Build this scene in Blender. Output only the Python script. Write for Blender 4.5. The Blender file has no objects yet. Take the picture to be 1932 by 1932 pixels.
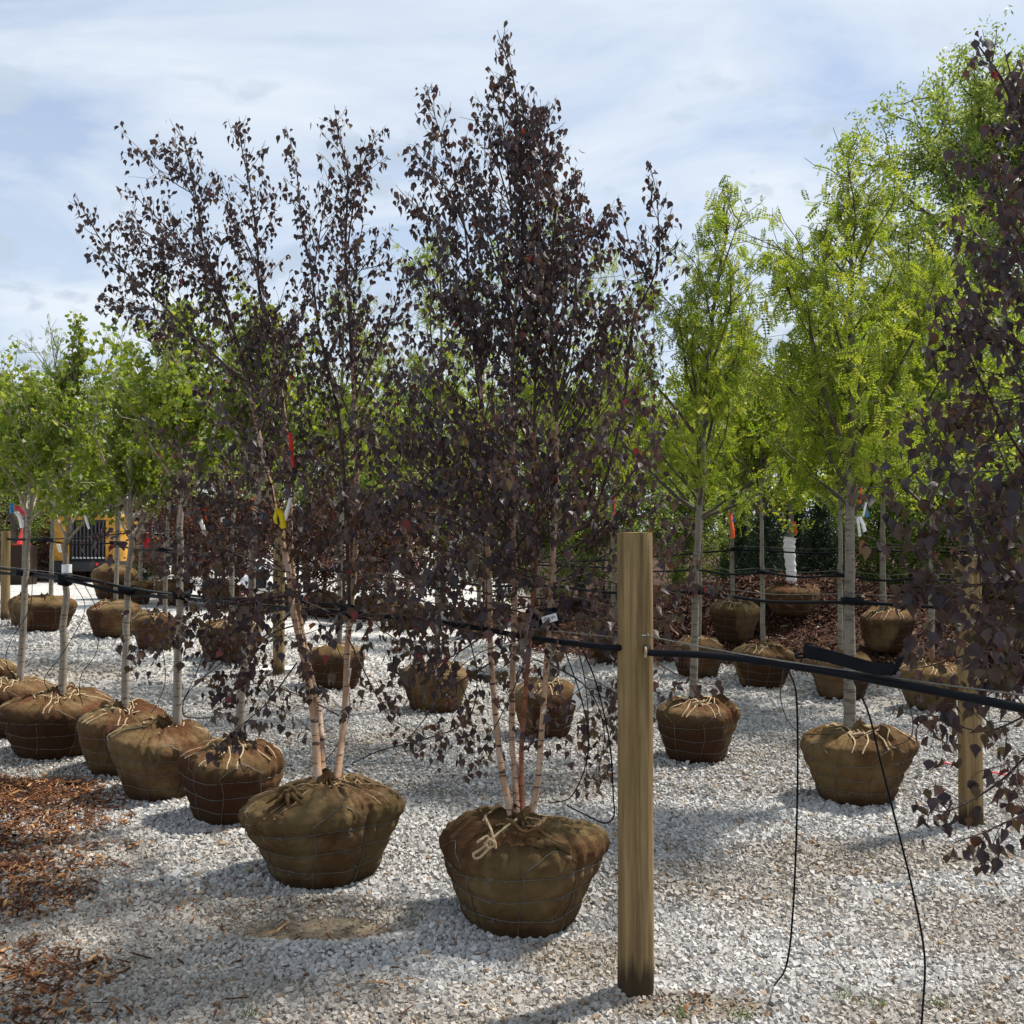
import bpy, math, random
import numpy as np
from mathutils import Vector

# ------------------------------------------------------------------ camera, world, sun, exposure
SC = bpy.context.scene
PITCH = math.radians(1.155)
EYE = 1.6
cd = bpy.data.cameras.new('camera'); cam = bpy.data.objects.new('camera', cd)
SC.collection.objects.link(cam)
cd.sensor_width = 36; cd.sensor_height = 36; cd.lens = 36.0; cd.clip_start = 0.05; cd.clip_end = 900
cam.location = (0, 0, EYE); cam.rotation_euler = (math.radians(90) + PITCH, 0, 0)
SC.camera = cam
SC.render.engine = 'CYCLES'
SC.render.resolution_x = 1024; SC.render.resolution_y = 1024
SC.view_settings.view_transform = 'Standard'; SC.view_settings.look = 'None'
SC.view_settings.exposure = 0.75; SC.view_settings.gamma = 1.0
SC.cycles.max_bounces = 6; SC.cycles.transparent_max_bounces = 6

SUN_DIR = Vector((0.62, 0.34, 1.15)).normalized()       # towards the sun: right of and behind the trees, high
SUN_EL = math.asin(SUN_DIR.z); SUN_ROT = math.atan2(SUN_DIR.x, SUN_DIR.y)
sd = bpy.data.lights.new('sun', 'SUN'); sd.energy = 4.1; sd.angle = math.radians(3.0); sd.color = (1.0, 0.95, 0.87)
sun = bpy.data.objects.new('sun', sd); SC.collection.objects.link(sun)
sun.rotation_euler = (-SUN_DIR).to_track_quat('-Z', 'Y').to_euler()

world = bpy.data.worlds.new("World"); SC.world = world; world.use_nodes = True
wn = world.node_tree; wn.nodes.clear()
def N(nt, t, **kw):
    n = nt.nodes.new(t)
    for k, v in kw.items():
        if k == 'inp':
            for a, b in v.items(): n.inputs[a].default_value = b
        else: setattr(n, k, v)
    return n
def L(nt, a, b): nt.links.new(a, b)
def ramp(nt, fac, stops, interp='LINEAR'):
    r = nt.nodes.new('ShaderNodeValToRGB'); r.color_ramp.interpolation = interp
    e = r.color_ramp.elements
    while len(e) < len(stops): e.new(0.5)
    for i, (p, c) in enumerate(stops):
        e[i].position = p; e[i].color = (c[0], c[1], c[2], 1) if not isinstance(c, (int, float)) else (c, c, c, 1)
    nt.links.new(fac, r.inputs[0]); return r.outputs[0]
def mixc(nt, fac, a, b, mode='MIX'):
    m = nt.nodes.new('ShaderNodeMix'); m.data_type = 'RGBA'; m.blend_type = mode
    if isinstance(fac, (int, float)): m.inputs[0].default_value = fac
    else: nt.links.new(fac, m.inputs[0])
    for i, v in ((6, a), (7, b)):
        if isinstance(v, tuple): m.inputs[i].default_value = (v[0], v[1], v[2], 1)
        else: nt.links.new(v, m.inputs[i])
    return m.outputs[2]
def mth(nt, op, a, b=None, c=None):
    m = nt.nodes.new('ShaderNodeMath'); m.operation = op
    for i, v in enumerate((a, b, c)):
        if v is None: continue
        if isinstance(v, (int, float)): m.inputs[i].default_value = v
        else: nt.links.new(v, m.inputs[i])
    return m.outputs[0]
sky = N(wn, 'ShaderNodeTexSky', sky_type='NISHITA', sun_disc=False, sun_elevation=SUN_EL, sun_rotation=SUN_ROT, air_density=1.0, dust_density=0.6, ozone_density=1.0)
tc = N(wn, 'ShaderNodeTexCoord')
sep = N(wn, 'ShaderNodeSeparateXYZ'); L(wn, tc.outputs['Generated'], sep.inputs[0])
# project the view direction on a high cloud deck so that clouds flatten towards the horizon
zz = mth(wn, 'ADD', mth(wn, 'MAXIMUM', sep.outputs[2], 0.0), 0.42)
cx = mth(wn, 'DIVIDE', sep.outputs[0], zz); cy = mth(wn, 'DIVIDE', sep.outputs[1], zz)
comb = N(wn, 'ShaderNodeCombineXYZ'); L(wn, cx, comb.inputs[0]); L(wn, cy, comb.inputs[1])
mp = N(wn, 'ShaderNodeMapping'); L(wn, comb.outputs[0], mp.inputs[0])
mp.inputs['Location'].default_value = (2.35, 0.6, 0); mp.inputs['Rotation'].default_value = (0, 0, 0.5); mp.inputs['Scale'].default_value = (1.0, 2.1, 1)
n1 = N(wn, 'ShaderNodeTexNoise', inp={'Scale': 1.9, 'Detail': 9.0, 'Roughness': 0.55, 'Distortion': 0.7}); L(wn, mp.outputs[0], n1.inputs[0])
n2 = N(wn, 'ShaderNodeTexNoise', inp={'Scale': 8.0, 'Detail': 6.0, 'Roughness': 0.5, 'Distortion': 0.25}); L(wn, comb.outputs[0], n2.inputs[0])
veil = ramp(wn, n1.outputs[0], [(0.38, 0.22), (0.50, 0.64), (0.62, 0.97)])
hz = ramp(wn, sep.outputs[2], [(0.0, 1.0), (0.18, 0.55), (0.5, 0.0)])
veil2 = mth(wn, 'MAXIMUM', veil, mth(wn, 'MULTIPLY', hz, 0.92))
skyc = mixc(wn, 1.0, sky.outputs[0], (0.10, 0.10, 0.10), 'MULTIPLY')
skyb = mixc(wn, 0.55, skyc, (0.245, 0.32, 0.455))
cloudc = mixc(wn, hz, (0.47, 0.52, 0.58), (0.53, 0.57, 0.605))
c1 = mixc(wn, veil2, skyb, cloudc)
puff = ramp(wn, n2.outputs[0], [(0.56, 0.0), (0.63, 0.85)])
lowb = ramp(wn, sep.outputs[2], [(0.05, 0.0), (0.12, 1.0), (0.36, 1.0), (0.44, 0.0)])
c2 = mixc(wn, mth(wn, 'MULTIPLY', puff, lowb), c1, (0.33, 0.39, 0.47))
bg = N(wn, 'ShaderNodeBackground'); bg.inputs[1].default_value = 1.0
L(wn, c2, bg.inputs[0])
wo = N(wn, 'ShaderNodeOutputWorld'); L(wn, bg.outputs[0], wo.inputs[0])

# ------------------------------------------------------------------ measuring from the photograph (1932 px wide view) to metres
F = 1932.0; CX = CY = 966.0
cp, sp = math.cos(PITCH), math.sin(PITCH)
def P(px, py, Y):
    dx = (px - CX) / F; dy = (CY - py) / F
    yf = cp - dy * sp; zf = sp + dy * cp
    return np.array([dx * Y / yf, Y, EYE + zf * Y / yf])
def smooth(a, b, x):
    t = np.clip((np.asarray(x, float) - a) / (b - a), 0, 1); return t * t * (3 - 2 * t)
def PXof(x, y, z):
    dz = z - EYE; yc = y * cp + dz * sp; zc = -y * sp + dz * cp
    return CX + F * x / yc, CY - F * zc / yc
_rs = np.random.RandomState(5)
_W = [(_rs.uniform(.4, 2.4), _rs.uniform(.4, 2.4), _rs.uniform(0, 6.3), _rs.uniform(-1, 1)) for _ in range(10)]
PUD = (-0.80, 4.19, 0.34, 0.16)
def gz(x, y):
    x = np.asarray(x, float); y = np.asarray(y, float)
    w = smooth(0.0, 5.0, -x - 0.15 * (y - 8)) * np.minimum(np.maximum(y - 6, 0) * 0.042, 0.42)
    b = smooth(11.6, 14.5, y - 0.75 * (3.5 - x)) * smooth(0.3, 2.2, x) * 0.55     # mulch bank at the right rear
    u = 0
    for k, (a, c, p, s) in enumerate(_W): u = u + s * np.sin(a * x + c * y * (1 if k % 2 else -1) + p)
    u = u * 0.0035 * smooth(40, 12, y)
    e = ((x - PUD[0]) / PUD[2]) ** 2 + ((y - PUD[1]) / PUD[3]) ** 2
    pud = -0.030 * np.exp(-e * 1.3) + 0.035 * np.exp(-(np.sqrt(e) - 1.55) ** 2 * 7)
    return w + b + u + pud + 0.022 * np.exp(-((x - .43) ** 2 + (y - 3.57) ** 2) / .018)
def G(px, py):
    lo, hi = 1.0, 120.0
    for _ in range(60):
        m = (lo + hi) / 2; p = P(px, py, m)
        if p[2] > gz(p[0], p[1]): lo = m
        else: hi = m
    return P(px, py, lo)

# ------------------------------------------------------------------ helpers: objects and meshes
COL = SC.collection
def tag(o, label=None, cat=None, group=None, kind=None):
    if label: o['label'] = label
    if cat: o['category'] = cat
    if group: o['group'] = group
    if kind: o['kind'] = kind
    return o
def thing(name, label, cat, loc, group=None):
    o = bpy.data.objects.new(name, None); COL.objects.link(o)
    o.location = [float(v) for v in loc]; o.empty_display_size = 0.2
    tag(o, label, cat, group); return o
def copy_tree(o, parent=None):
    c = o.copy(); COL.objects.link(c)
    if parent: c.parent = parent
    for ch in o.children: copy_tree(ch, c)
    return c
class MB:
    def __init__(s): s.v = []; s.n = 0; s.f = {}; s.t = {}
    def add(s, v, f, tint=0.0):
        v = np.asarray(v, float).reshape(-1, 3); f = np.asarray(f, int); k = f.shape[1]
        s.f.setdefault(k, []).append(f + s.n)
        t = np.broadcast_to(np.asarray(tint, float), (len(f),)); s.t.setdefault(k, []).append(t)
        s.v.append(v); s.n += len(v)
    def mesh(s, name, origin=(0, 0, 0), smoothed=False):
        V = np.concatenate(s.v) - np.asarray(origin, float); me = bpy.data.meshes.new(name)
        loops = []; starts = []; tints = []; st = 0
        for k in sorted(s.f):
            A = np.concatenate(s.f[k]); loops.append(A.ravel()); starts.append(st + np.arange(len(A)) * k); st += A.size
            tints.append(np.concatenate(s.t[k]))
        lo = np.concatenate(loops).astype(np.int32); sa = np.concatenate(starts).astype(np.int32)
        me.vertices.add(len(V)); me.vertices.foreach_set('co', V.astype(np.float32).ravel())
        me.loops.add(len(lo)); me.loops.foreach_set('vertex_index', lo)
        me.polygons.add(len(sa)); me.polygons.foreach_set('loop_start', sa)
        me.update(calc_edges=True)
        at = me.attributes.new('tint', 'FLOAT', 'FACE'); at.data.foreach_set('value', np.concatenate(tints).astype(np.float32))
        me.polygons.foreach_set('use_smooth', np.full(len(sa), bool(smoothed)))
        return me
    def build(s, name, mat, parent=None, smoothed=True, kind=None, origin=None):
        org = np.array(parent.location) if parent else (np.zeros(3) if origin is None else np.asarray(origin, float))
        if parent and parent.parent: org = org + np.array(parent.parent.location)
        o = bpy.data.objects.new(name, s.mesh(name, org, smoothed)); COL.objects.link(o)
        o.data.materials.append(mat)
        if parent: o.parent = parent
        else: o.location = [float(v) for v in org]
        if kind: o['kind'] = kind
        return o
def frames(p):
    p = np.asarray(p, float); d = np.gradient(p, axis=0); d /= np.linalg.norm(d, axis=1)[:, None] + 1e-9
    m = d.mean(0); ref = np.array([1., 0, 0]) if abs(m[0]) < abs(m[1]) + 1e-6 or abs(m[2]) > .8 else np.array([0, 1., 0])
    if abs(m @ ref) > .9 * np.linalg.norm(m): ref = np.array([0, 0, 1.])
    a = np.cross(d, ref); a /= np.linalg.norm(a, axis=1)[:, None] + 1e-9
    return d, a, np.cross(d, a)
def tube(mb, p, r, n=6, tint=0.0, cap=False):
    p = np.asarray(p, float); r = np.broadcast_to(np.asarray(r, float), (len(p),))
    d, a, b = frames(p); th = np.arange(n) * 2 * math.pi / n
    V = p[:, None] + r[:, None, None] * (a[:, None] * np.cos(th)[None, :, None] + b[:, None] * np.sin(th)[None, :, None])
    i = np.arange(len(p) - 1)[:, None] * n; j = np.arange(n)[None]; j2 = (j + 1) % n
    q = np.stack([i + j, i + j2, i + n + j2, i + n + j], -1).reshape(-1, 4)
    mb.add(V.reshape(-1, 3), q, tint)
    if cap:
        for e in (0, len(p) - 1):
            c = np.vstack([V[e], p[e]]); k = np.arange(n); mb.add(c, np.stack([k, (k + 1) % n, np.full(n, n)], -1), tint)
def box(mb, c, s, rz=0, tint=0.0, R=None):
    v = np.array([[x, y, z] for x in (-.5, .5) for y in (-.5, .5) for z in (-.5, .5)]) * np.asarray(s, float)
    if R is None: co, si = math.cos(rz), math.sin(rz); R = np.array([[co, -si, 0], [si, co, 0], [0, 0, 1]])
    mb.add(v @ R.T + np.asarray(c, float), [[0, 1, 3, 2], [4, 6, 7, 5], [0, 4, 5, 1], [2, 3, 7, 6], [0, 2, 6, 4], [1, 5, 7, 3]], tint)
def spline(pts, n=8):
    p = np.asarray(pts, float); q = np.vstack([2 * p[0] - p[1], p, 2 * p[-1] - p[-2]]); out = []
    for i in range(1, len(q) - 2):
        t = np.linspace(0, 1, n, endpoint=False)[:, None]; a, b, c, d = q[i - 1:i + 3]
        out.append(.5 * (2 * b + (c - a) * t + (2 * a - 5 * b + 4 * c - d) * t ** 2 + (3 * b - a - 3 * c + d) * t ** 3))
    return np.vstack(out + [p[-1:]])
def unit(v): v = np.asarray(v, float); return v / (np.linalg.norm(v) + 1e-12)
def rotmats(rs, n):
    q = rs.normal(size=(n, 4)); q /= np.linalg.norm(q, axis=1)[:, None]; w, x, y, z = q.T
    return np.stack([1 - 2 * (y * y + z * z), 2 * (x * y - z * w), 2 * (x * z + y * w), 2 * (x * y + z * w), 1 - 2 * (x * x + z * z), 2 * (y * z - x * w),
                     2 * (x * z - y * w), 2 * (y * z + x * w), 1 - 2 * (x * x + y * y)], -1).reshape(n, 3, 3)
def vscatter(mb, bv, bf, pos, M, tint, rs, curl=.0, nv=5):
    for t in range(nv):
        k = np.arange(len(pos)) % nv == t; v = np.array(bv, float).copy(); c = rs.uniform(-curl, curl); d = rs.uniform(-curl, curl)
        v[:, 2] += c * v[:, 1] ** 2 + rs.uniform(-.5, .9) * curl * np.abs(v[:, 0]); v[:, 0] += d * .6 * v[:, 1] ** 2; v[:, 0] *= rs.uniform(.7, 1.2); v = v + rs.normal(0, .012, v.shape)
        scatter(mb, v, bf, pos[k], M[k], tint[k])
def scatter(mb, base_v, base_f, pos, M, tint):
    n = len(pos); k = len(base_v)
    V = np.einsum('nij,kj->nki', M, base_v) + pos[:, None]
    f = (np.arange(n)[:, None, None] * k + np.asarray(base_f)[None]).reshape(-1, len(base_f[0]))
    mb.add(V.reshape(-1, 3), f, np.repeat(tint, len(base_f)))

# ------------------------------------------------------------------ materials
def newmat(name, rough=0.7, spec=0.3):
    m = bpy.data.materials.new(name); m.use_nodes = True; nt = m.node_tree
    b = nt.nodes['Principled BSDF']; b.inputs['Roughness'].default_value = rough
    b.inputs['Specular IOR Level'].default_value = spec
    return m, nt, b
def objco(nt, scale=(1, 1, 1), which='Object'):
    t = N(nt, 'ShaderNodeTexCoord'); mp = N(nt, 'ShaderNodeMapping'); L(nt, t.outputs[which], mp.inputs[0]); mp.inputs['Scale'].default_value = scale
    return mp.outputs[0]
def noise(nt, vec, scale, detail=4, rough=.55, dist=0.0, out=0):
    n = N(nt, 'ShaderNodeTexNoise', inp={'Scale': scale, 'Detail': detail, 'Roughness': rough, 'Distortion': dist}); L(nt, vec, n.inputs[0]); return n.outputs[out]
def bump(nt, b, h, strength, dist=0.01):
    n = N(nt, 'ShaderNodeBump', inp={'Strength': strength, 'Distance': dist}); L(nt, h, n.inputs['Height']); L(nt, n.outputs[0], b.inputs['Normal'])
def attr(nt, nm='tint'): return N(nt, 'ShaderNodeAttribute', attribute_name=nm).outputs['Fac']

def leaf_mat(name, stops, trans, tfac, rough=.45, spec=.5, scalecol=None):
    m, nt, b = newmat(name, rough, spec)
    c = ramp(nt, attr(nt), stops); L(nt, c, b.inputs['Base Color'])
    tr = N(nt, 'ShaderNodeBsdfTranslucent'); tcol = ramp(nt, attr(nt), trans); L(nt, tcol, tr.inputs[0])
    mx = N(nt, 'ShaderNodeMixShader'); mx.inputs[0].default_value = tfac
    L(nt, b.outputs[0], mx.inputs[1]); L(nt, tr.outputs[0], mx.inputs[2]); L(nt, mx.outputs[0], nt.nodes['Material Output'].inputs[0])
    return m
M_BIRCH = leaf_mat('birch_leaf', [(0, (.022, .018, .022)), (.35, (.040, .029, .034)), (.6, (.060, .040, .040)), (.8, (.055, .042, .022)), (1, (.13, .022, .022))],
                   [(0, (.07, .035, .04)), (.6, (.15, .065, .05)), (.8, (.14, .10, .03)), (1, (.30, .03, .03))], .20, .52, .42)
M_GREEN = leaf_mat('locust_leaf', [(0, (.06, .09, .010)), (.5, (.105, .158, .018)), (1, (.16, .195, .03))],
                   [(0, (.22, .34, .015)), (.5, (.38, .46, .025)), (1, (.52, .53, .05))], .46, .5, .3)
M_GINK = leaf_mat('fan_leaf', [(0, (.055, .095, .014)), (.5, (.10, .155, .018)), (1, (.15, .19, .03))],
                  [(0, (.20, .31, .02)), (.5, (.34, .42, .03)), (1, (.50, .5, .06))], .42, .45, .35)
M_BGTREE = leaf_mat('far_leaf', [(0, (.06, .105, .025)), (.5, (.125, .18, .04)), (1, (.18, .22, .06))],
                    [(0, (.20, .30, .04)), (.5, (.34, .43, .06)), (1, (.46, .5, .1))], .40, .5, .3)
M_RED = leaf_mat('maple_leaf', [(0, (.045, .016, .013)), (.5, (.085, .032, .024)), (1, (.17, .085, .055))],
                 [(0, (.12, .03, .025)), (1, (.30, .11, .06))], .22, .5, .3)
M_SPRUCE = leaf_mat('spruce_needles', [(0, (.012, .028, .014)), (1, (.03, .06, .025))], [(0, (.02, .05, .02)), (1, (.04, .08, .03))], .1, .6, .25)

def bark(name, stops, ring_col, ringamt, tilt=1.0, scale=1.0, rough=.7):
    m, nt, b = newmat(name, rough, .25)
    v = objco(nt, (scale, scale, scale)); v2 = objco(nt, (9 * scale, 9 * scale, 60 * scale)); v3 = objco(nt, (30, 30, 5))
    base = ramp(nt, noise(nt, v, 5, 5, .6), stops)
    ls = ramp(nt, noise(nt, v2, 1.0, 3, .6, .3), [(.57, 0), (.61, ringamt)])
    c = mixc(nt, ls, base, ring_col)
    c = mixc(nt, ramp(nt, noise(nt, v3, 2, 3), [(.3, .0), (.75, .35)]), c, (.10, .075, .055))
    L(nt, c, b.inputs['Base Color'])
    bump(nt, b, noise(nt, v2, 1.2, 4), .5, .004); return m
M_BARK_BIRCH = bark('birch_bark', [(.3, (.34, .19, .11)), (.48, (.48, .31, .20)), (.66, (.58, .44, .35))], (.05, .025, .018), .95)
M_BARK_RED = bark('red_birch_bark', [(.3, (.16, .05, .025)), (.5, (.28, .10, .05)), (.7, (.36, .17, .10))], (.05, .02, .015), .6)
M_TWIG = bark('birch_twig_bark', [(.3, (.035, .022, .022)), (.7, (.07, .04, .038))], (.03, .02, .02), .3)
M_BARK_GREY = bark('grey_bark', [(.3, (.13, .12, .09)), (.5, (.20, .185, .145)), (.7, (.27, .25, .21))], (.07, .055, .045), .8)
M_BARK_PALE = bark('pale_bark', [(.3, (.17, .145, .11)), (.5, (.27, .235, .185)), (.7, (.35, .31, .26))], (.10, .07, .05), .85)
M_BRANCH = bark('locust_branch_bark', [(.3, (.045, .038, .030)), (.7, (.11, .09, .07))], (.03, .02, .02), .3)
M_BRANCH_PALE = bark('pale_branch_bark', [(.3, (.26, .22, .16)), (.7, (.46, .40, .31))], (.08, .05, .04), .3)

def burlap_mat(name, a, b_, c_):
    m, nt, b = newmat(name, .92, .1)
    t = N(nt, 'ShaderNodeTexCoord'); oi = N(nt, 'ShaderNodeObjectInfo')
    ad = N(nt, 'ShaderNodeVectorMath', operation='ADD'); L(nt, t.outputs['Object'], ad.inputs[0])
    cmb = N(nt, 'ShaderNodeCombineXYZ'); L(nt, mth(nt, 'MULTIPLY', oi.outputs['Random'], 37.0), cmb.inputs[0]); L(nt, cmb.outputs[0], ad.inputs[1])
    v = ad.outputs[0]
    stain = ramp(nt, noise(nt, v, 3.2, 3, .5, .3), [(.44, 0), (.60, 1)])
    base = mixc(nt, stain, a, b_)
    base = mixc(nt, ramp(nt, noise(nt, v, 6.5, 5, .65), [(.46, 0), (.72, .75)]), base, c_)
    base = mixc(nt, ramp(nt, noise(nt, v, 1.9, 2, .5), [(.50, 0), (.64, .7)]), base, (b_[0] * .55, b_[1] * .5, b_[2] * .5))
    # woven threads
    w1 = N(nt, 'ShaderNodeTexWave', wave_type='BANDS', bands_direction='Z', inp={'Scale': 130., 'Distortion': 1.5, 'Detail': 2., 'Detail Scale': .6}); L(nt, t.outputs['Object'], w1.inputs[0])
    w2 = N(nt, 'ShaderNodeTexWave', wave_type='BANDS', bands_direction='DIAGONAL', inp={'Scale': 95., 'Distortion': 1.5, 'Detail': 2., 'Detail Scale': .6}); L(nt, t.outputs['Object'], w2.inputs[0])
    wv = mth(nt, 'MULTIPLY', mth(nt, 'ADD', w1.outputs['Fac'], w2.outputs['Fac']), .5)
    base = mixc(nt, ramp(nt, wv, [(.1, .38), (.8, 0)]), base, (.02, .014, .006))
    base = mixc(nt, attr(nt), base, (.052, .024, .013))     # damp soil soaking through near the ground and on the flanks
    L(nt, base, b.inputs['Base Color'])
    h = mth(nt, 'ADD', mth(nt, 'MULTIPLY', wv, .10), mth(nt, 'ADD', mth(nt, 'MULTIPLY', noise(nt, v, 7, 3, .5, 1.2), 1.4), noise(nt, v, 18, 5, .6, .8))); bump(nt, b, h, .9, .026)
    return m
M_BURLAP = burlap_mat('burlap', (.175, .112, .050), (.135, .060, .028), (.29, .20, .105))
M_BURLAP_OLIVE = burlap_mat('olive_burlap', (.165, .112, .050), (.130, .066, .030), (.30, .215, .112))
M_BURLAP_GOLD = burlap_mat('golden_burlap', (.20, .130, .056), (.15, .080, .035), (.29, .205, .105))
def plain(name, col, rough=.6, spec=.3, metal=0.0, var=.0, scale=30, bmp=0):
    m, nt, b = newmat(name, rough, spec); b.inputs['Metallic'].default_value = metal
    if var:
        c = ramp(nt, noise(nt, objco(nt), scale, 4), [(.3, tuple(x * (1 - var) for x in col)), (.7, tuple(min(1, x * (1 + var)) for x in col))])
        L(nt, c, b.inputs['Base Color'])
        if bmp: bump(nt, b, noise(nt, objco(nt), scale * 2, 4), bmp, .003)
    else: b.inputs['Base Color'].default_value = (*col, 1)
    return m
M_TWINE = plain('twine', (.42, .32, .20), .9, .1, 0, .3, 60, .5)
M_TWINE_BROWN = plain('brown_twine', (.27, .19, .11), .9, .1, 0, .35, 60, .5)
M_WIRE = plain('galvanised_wire', (.15, .145, .13), .5, .4, .4, .3, 40)
M_HOSE = plain('black_hose', (.004, .005, .008), .6, .12, 0, .25, 20)
M_RUBBER = plain('black_strap', (.005, .006, .009), .7, .12, 0, .3, 30)
M_WHITE = plain('white_plastic', (.80, .80, .80), .5, .4, 0, .04, 12)
M_PRINT = plain('label_print', (.03, .03, .03), .6)
M_YELLOW = plain('yellow_ribbon', (.72, .55, .01), .4, .4)
M_REDR = plain('red_ribbon', (.75, .03, .02), .4, .4)
M_ORANGE = plain('orange_ribbon', (.90, .13, .02), .4, .4)
M_BLUE = plain('blue_ribbon', (.02, .20, .50), .4, .4)
M_YPAINT = plain('yellow_paint', (.48, .235, .02), .5, .4, 0, .4, 3)
M_DARKMET = plain('dark_metal', (.018, .018, .022), .5, .4, 0, .3, 8)
M_SLAT = plain('grille_slat_metal', (.05, .045, .05), .5, .4, 0, .2, 8)
M_GLASS = plain('dark_glass', (.01, .012, .015), .08, .6)
M_TYRE = plain('tyre_rubber', (.012, .012, .013), .8, .2, 0, .3, 20)
M_CHROME = plain('pale_metal', (.55, .55, .56), .35, .5, .5)
M_PINK = plain('pink_marking_string', (.80, .12, .14), .6)
def chips_mat(name, st):
    m, nt, b = newmat(name, .85, .15); c = ramp(nt, attr(nt), st)
    c = mixc(nt, ramp(nt, noise(nt, objco(nt, (1, 1, 1)), 90, 3), [(.4, 0), (.8, .5)]), c, (.04, .02, .012)); L(nt, c, b.inputs['Base Color']); return m
M_CHIPS = chips_mat('wood_chips', [(0, (.045, .018, .01)), (.35, (.14, .05, .022)), (.7, (.30, .13, .05)), (1, (.50, .30, .14))])
M_MULCH = chips_mat('bark_mulch', [(0, (.020, .010, .008)), (.5, (.085, .036, .022)), (.9, (.17, .085, .05)), (1, (.34, .24, .15))])
M_BRUSH = chips_mat('brush_debris', [(0, (.03, .02, .015)), (.5, (.13, .085, .07)), (.9, (.25, .18, .14)), (1, (.4, .33, .27))])
def post_mat():
    m, nt, b = newmat('post_wood', .85, .15)
    v = objco(nt, (14, 14, .9)); v2 = objco(nt, (55, 55, 2.2)); v3 = objco(nt, (2, 2, 1.3))
    c = ramp(nt, noise(nt, v, 1.6, 6, .65, .5), [(.25, (.100, .068, .032)), (.45, (.20, .136, .064)), (.60, (.28, .198, .096)), (.8, (.36, .285, .165))])
    c = mixc(nt, ramp(nt, noise(nt, v2, 1, 4, .6), [(.50, 0), (.64, .6)]), c, (.075, .050, .026))
    c = mixc(nt, ramp(nt, noise(nt, v3, 2.4, 3), [(.5, 0), (.7, .45)]), c, (.14, .12, .04))
    z = N(nt, 'ShaderNodeSeparateXYZ'); t = N(nt, 'ShaderNodeTexCoord'); L(nt, t.outputs['Object'], z.inputs[0])
    wet = ramp(nt, mth(nt, 'ADD', z.outputs[2], mth(nt, 'MULTIPLY', noise(nt, v2, .6, 3), .22)), [(.17, .85), (.24, 0)])
    c = mixc(nt, wet, c, (.022, .015, .01))
    kn = N(nt, 'ShaderNodeTexVoronoi', inp={'Scale': 3.0}); L(nt, objco(nt, (1.5, 1.5, .8)), kn.inputs[0])
    c = mixc(nt, ramp(nt, kn.outputs['Distance'], [(.03, .8), (.06, 0)]), c, (.07, .04, .018))
    L(nt, c, b.inputs['Base Color']); bump(nt, b, mth(nt, 'ADD', noise(nt, v2, 1, 5), noise(nt, v, 1.6, 5)), .8, .006); return m
M_POST = post_mat()
def stone_mat():
    m, nt, b = newmat('gravel_stone', .8, .25)
    c = ramp(nt, attr(nt), [(0, (.08, .077, .071)), (.10, (.28, .268, .25)), (.4, (.40, .387, .365)), (.75, (.51, .497, .472)), (.93, (.63, .62, .60)), (.935, (.30, .22, .13)), (1, (.36, .25, .17))])
    c = mixc(nt, ramp(nt, noise(nt, objco(nt), 60, 4), [(.3, .3), (.7, 0)]), c, (.16, .155, .15))
    d = N(nt, 'ShaderNodeAttribute', attribute_name='mud').outputs['Fac']
    c = mixc(nt, mth(nt, 'MULTIPLY', d, .85), c, mixc(nt, 1.0, c, (.56, .46, .33), 'MULTIPLY')); L(nt, c, b.inputs['Base Color'])
    return m
M_STONE = stone_mat()
def ground_mat():
    m, nt, b = newmat('gravel_ground', .9, .15)
    v = objco(nt); vo = N(nt, 'ShaderNodeTexVoronoi', inp={'Scale': 46.}); L(nt, v, vo.inputs[0])
    sepc = N(nt, 'ShaderNodeSeparateColor'); L(nt, vo.outputs['Color'], sepc.inputs[0])
    g = ramp(nt, sepc.outputs[0], [(0, (.20, .192, .18)), (.4, (.43, .418, .395)), (.8, (.60, .588, .565)), (.95, (.70, .69, .67)), (1, (.33, .25, .17))])
    g = mixc(nt, ramp(nt, noise(nt, v, 1.1, 6, .6), [(.5, 0), (.72, .55)]), g, (.26, .24, .20))
    mud = N(nt, 'ShaderNodeAttribute', attribute_name='mud').outputs['Fac']; mul = N(nt, 'ShaderNodeAttribute', attribute_name='mulch').outputs['Fac']
    near = N(nt, 'ShaderNodeAttribute', attribute_name='near').outputs['Fac']
    soil = ramp(nt, noise(nt, v, 40, 5), [(.3, (.09, .065, .04)), (.7, (.24, .18, .12))])
    c = mixc(nt, near, g, mixc(nt, .55, soil, (.17, .16, .15)))
    c = mixc(nt, mud, c, ramp(nt, noise(nt, v, 25, 6), [(.3, (.12, .092, .058)), (.7, (.24, .19, .13))]))
    c = mixc(nt, mul, c, ramp(nt, noise(nt, v, 60, 5), [(.3, (.018, .01, .008)), (.7, (.10, .045, .026))]))
    L(nt, c, b.inputs['Base Color']); bump(nt, b, mth(nt, 'ADD', vo.outputs['Distance'], noise(nt, v, 60, 4)), .7, .012); return m
M_GROUND = ground_mat()
M_SOIL = plain('soil', (.07, .04, .025), .95, .1, 0, .4, 30, .6)
M_GRASS = leaf_mat('grass_blade', [(0, (.05, .09, .02)), (1, (.10, .16, .04))], [(0, (.1, .2, .03)), (1, (.2, .3, .05))], .3)

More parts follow.
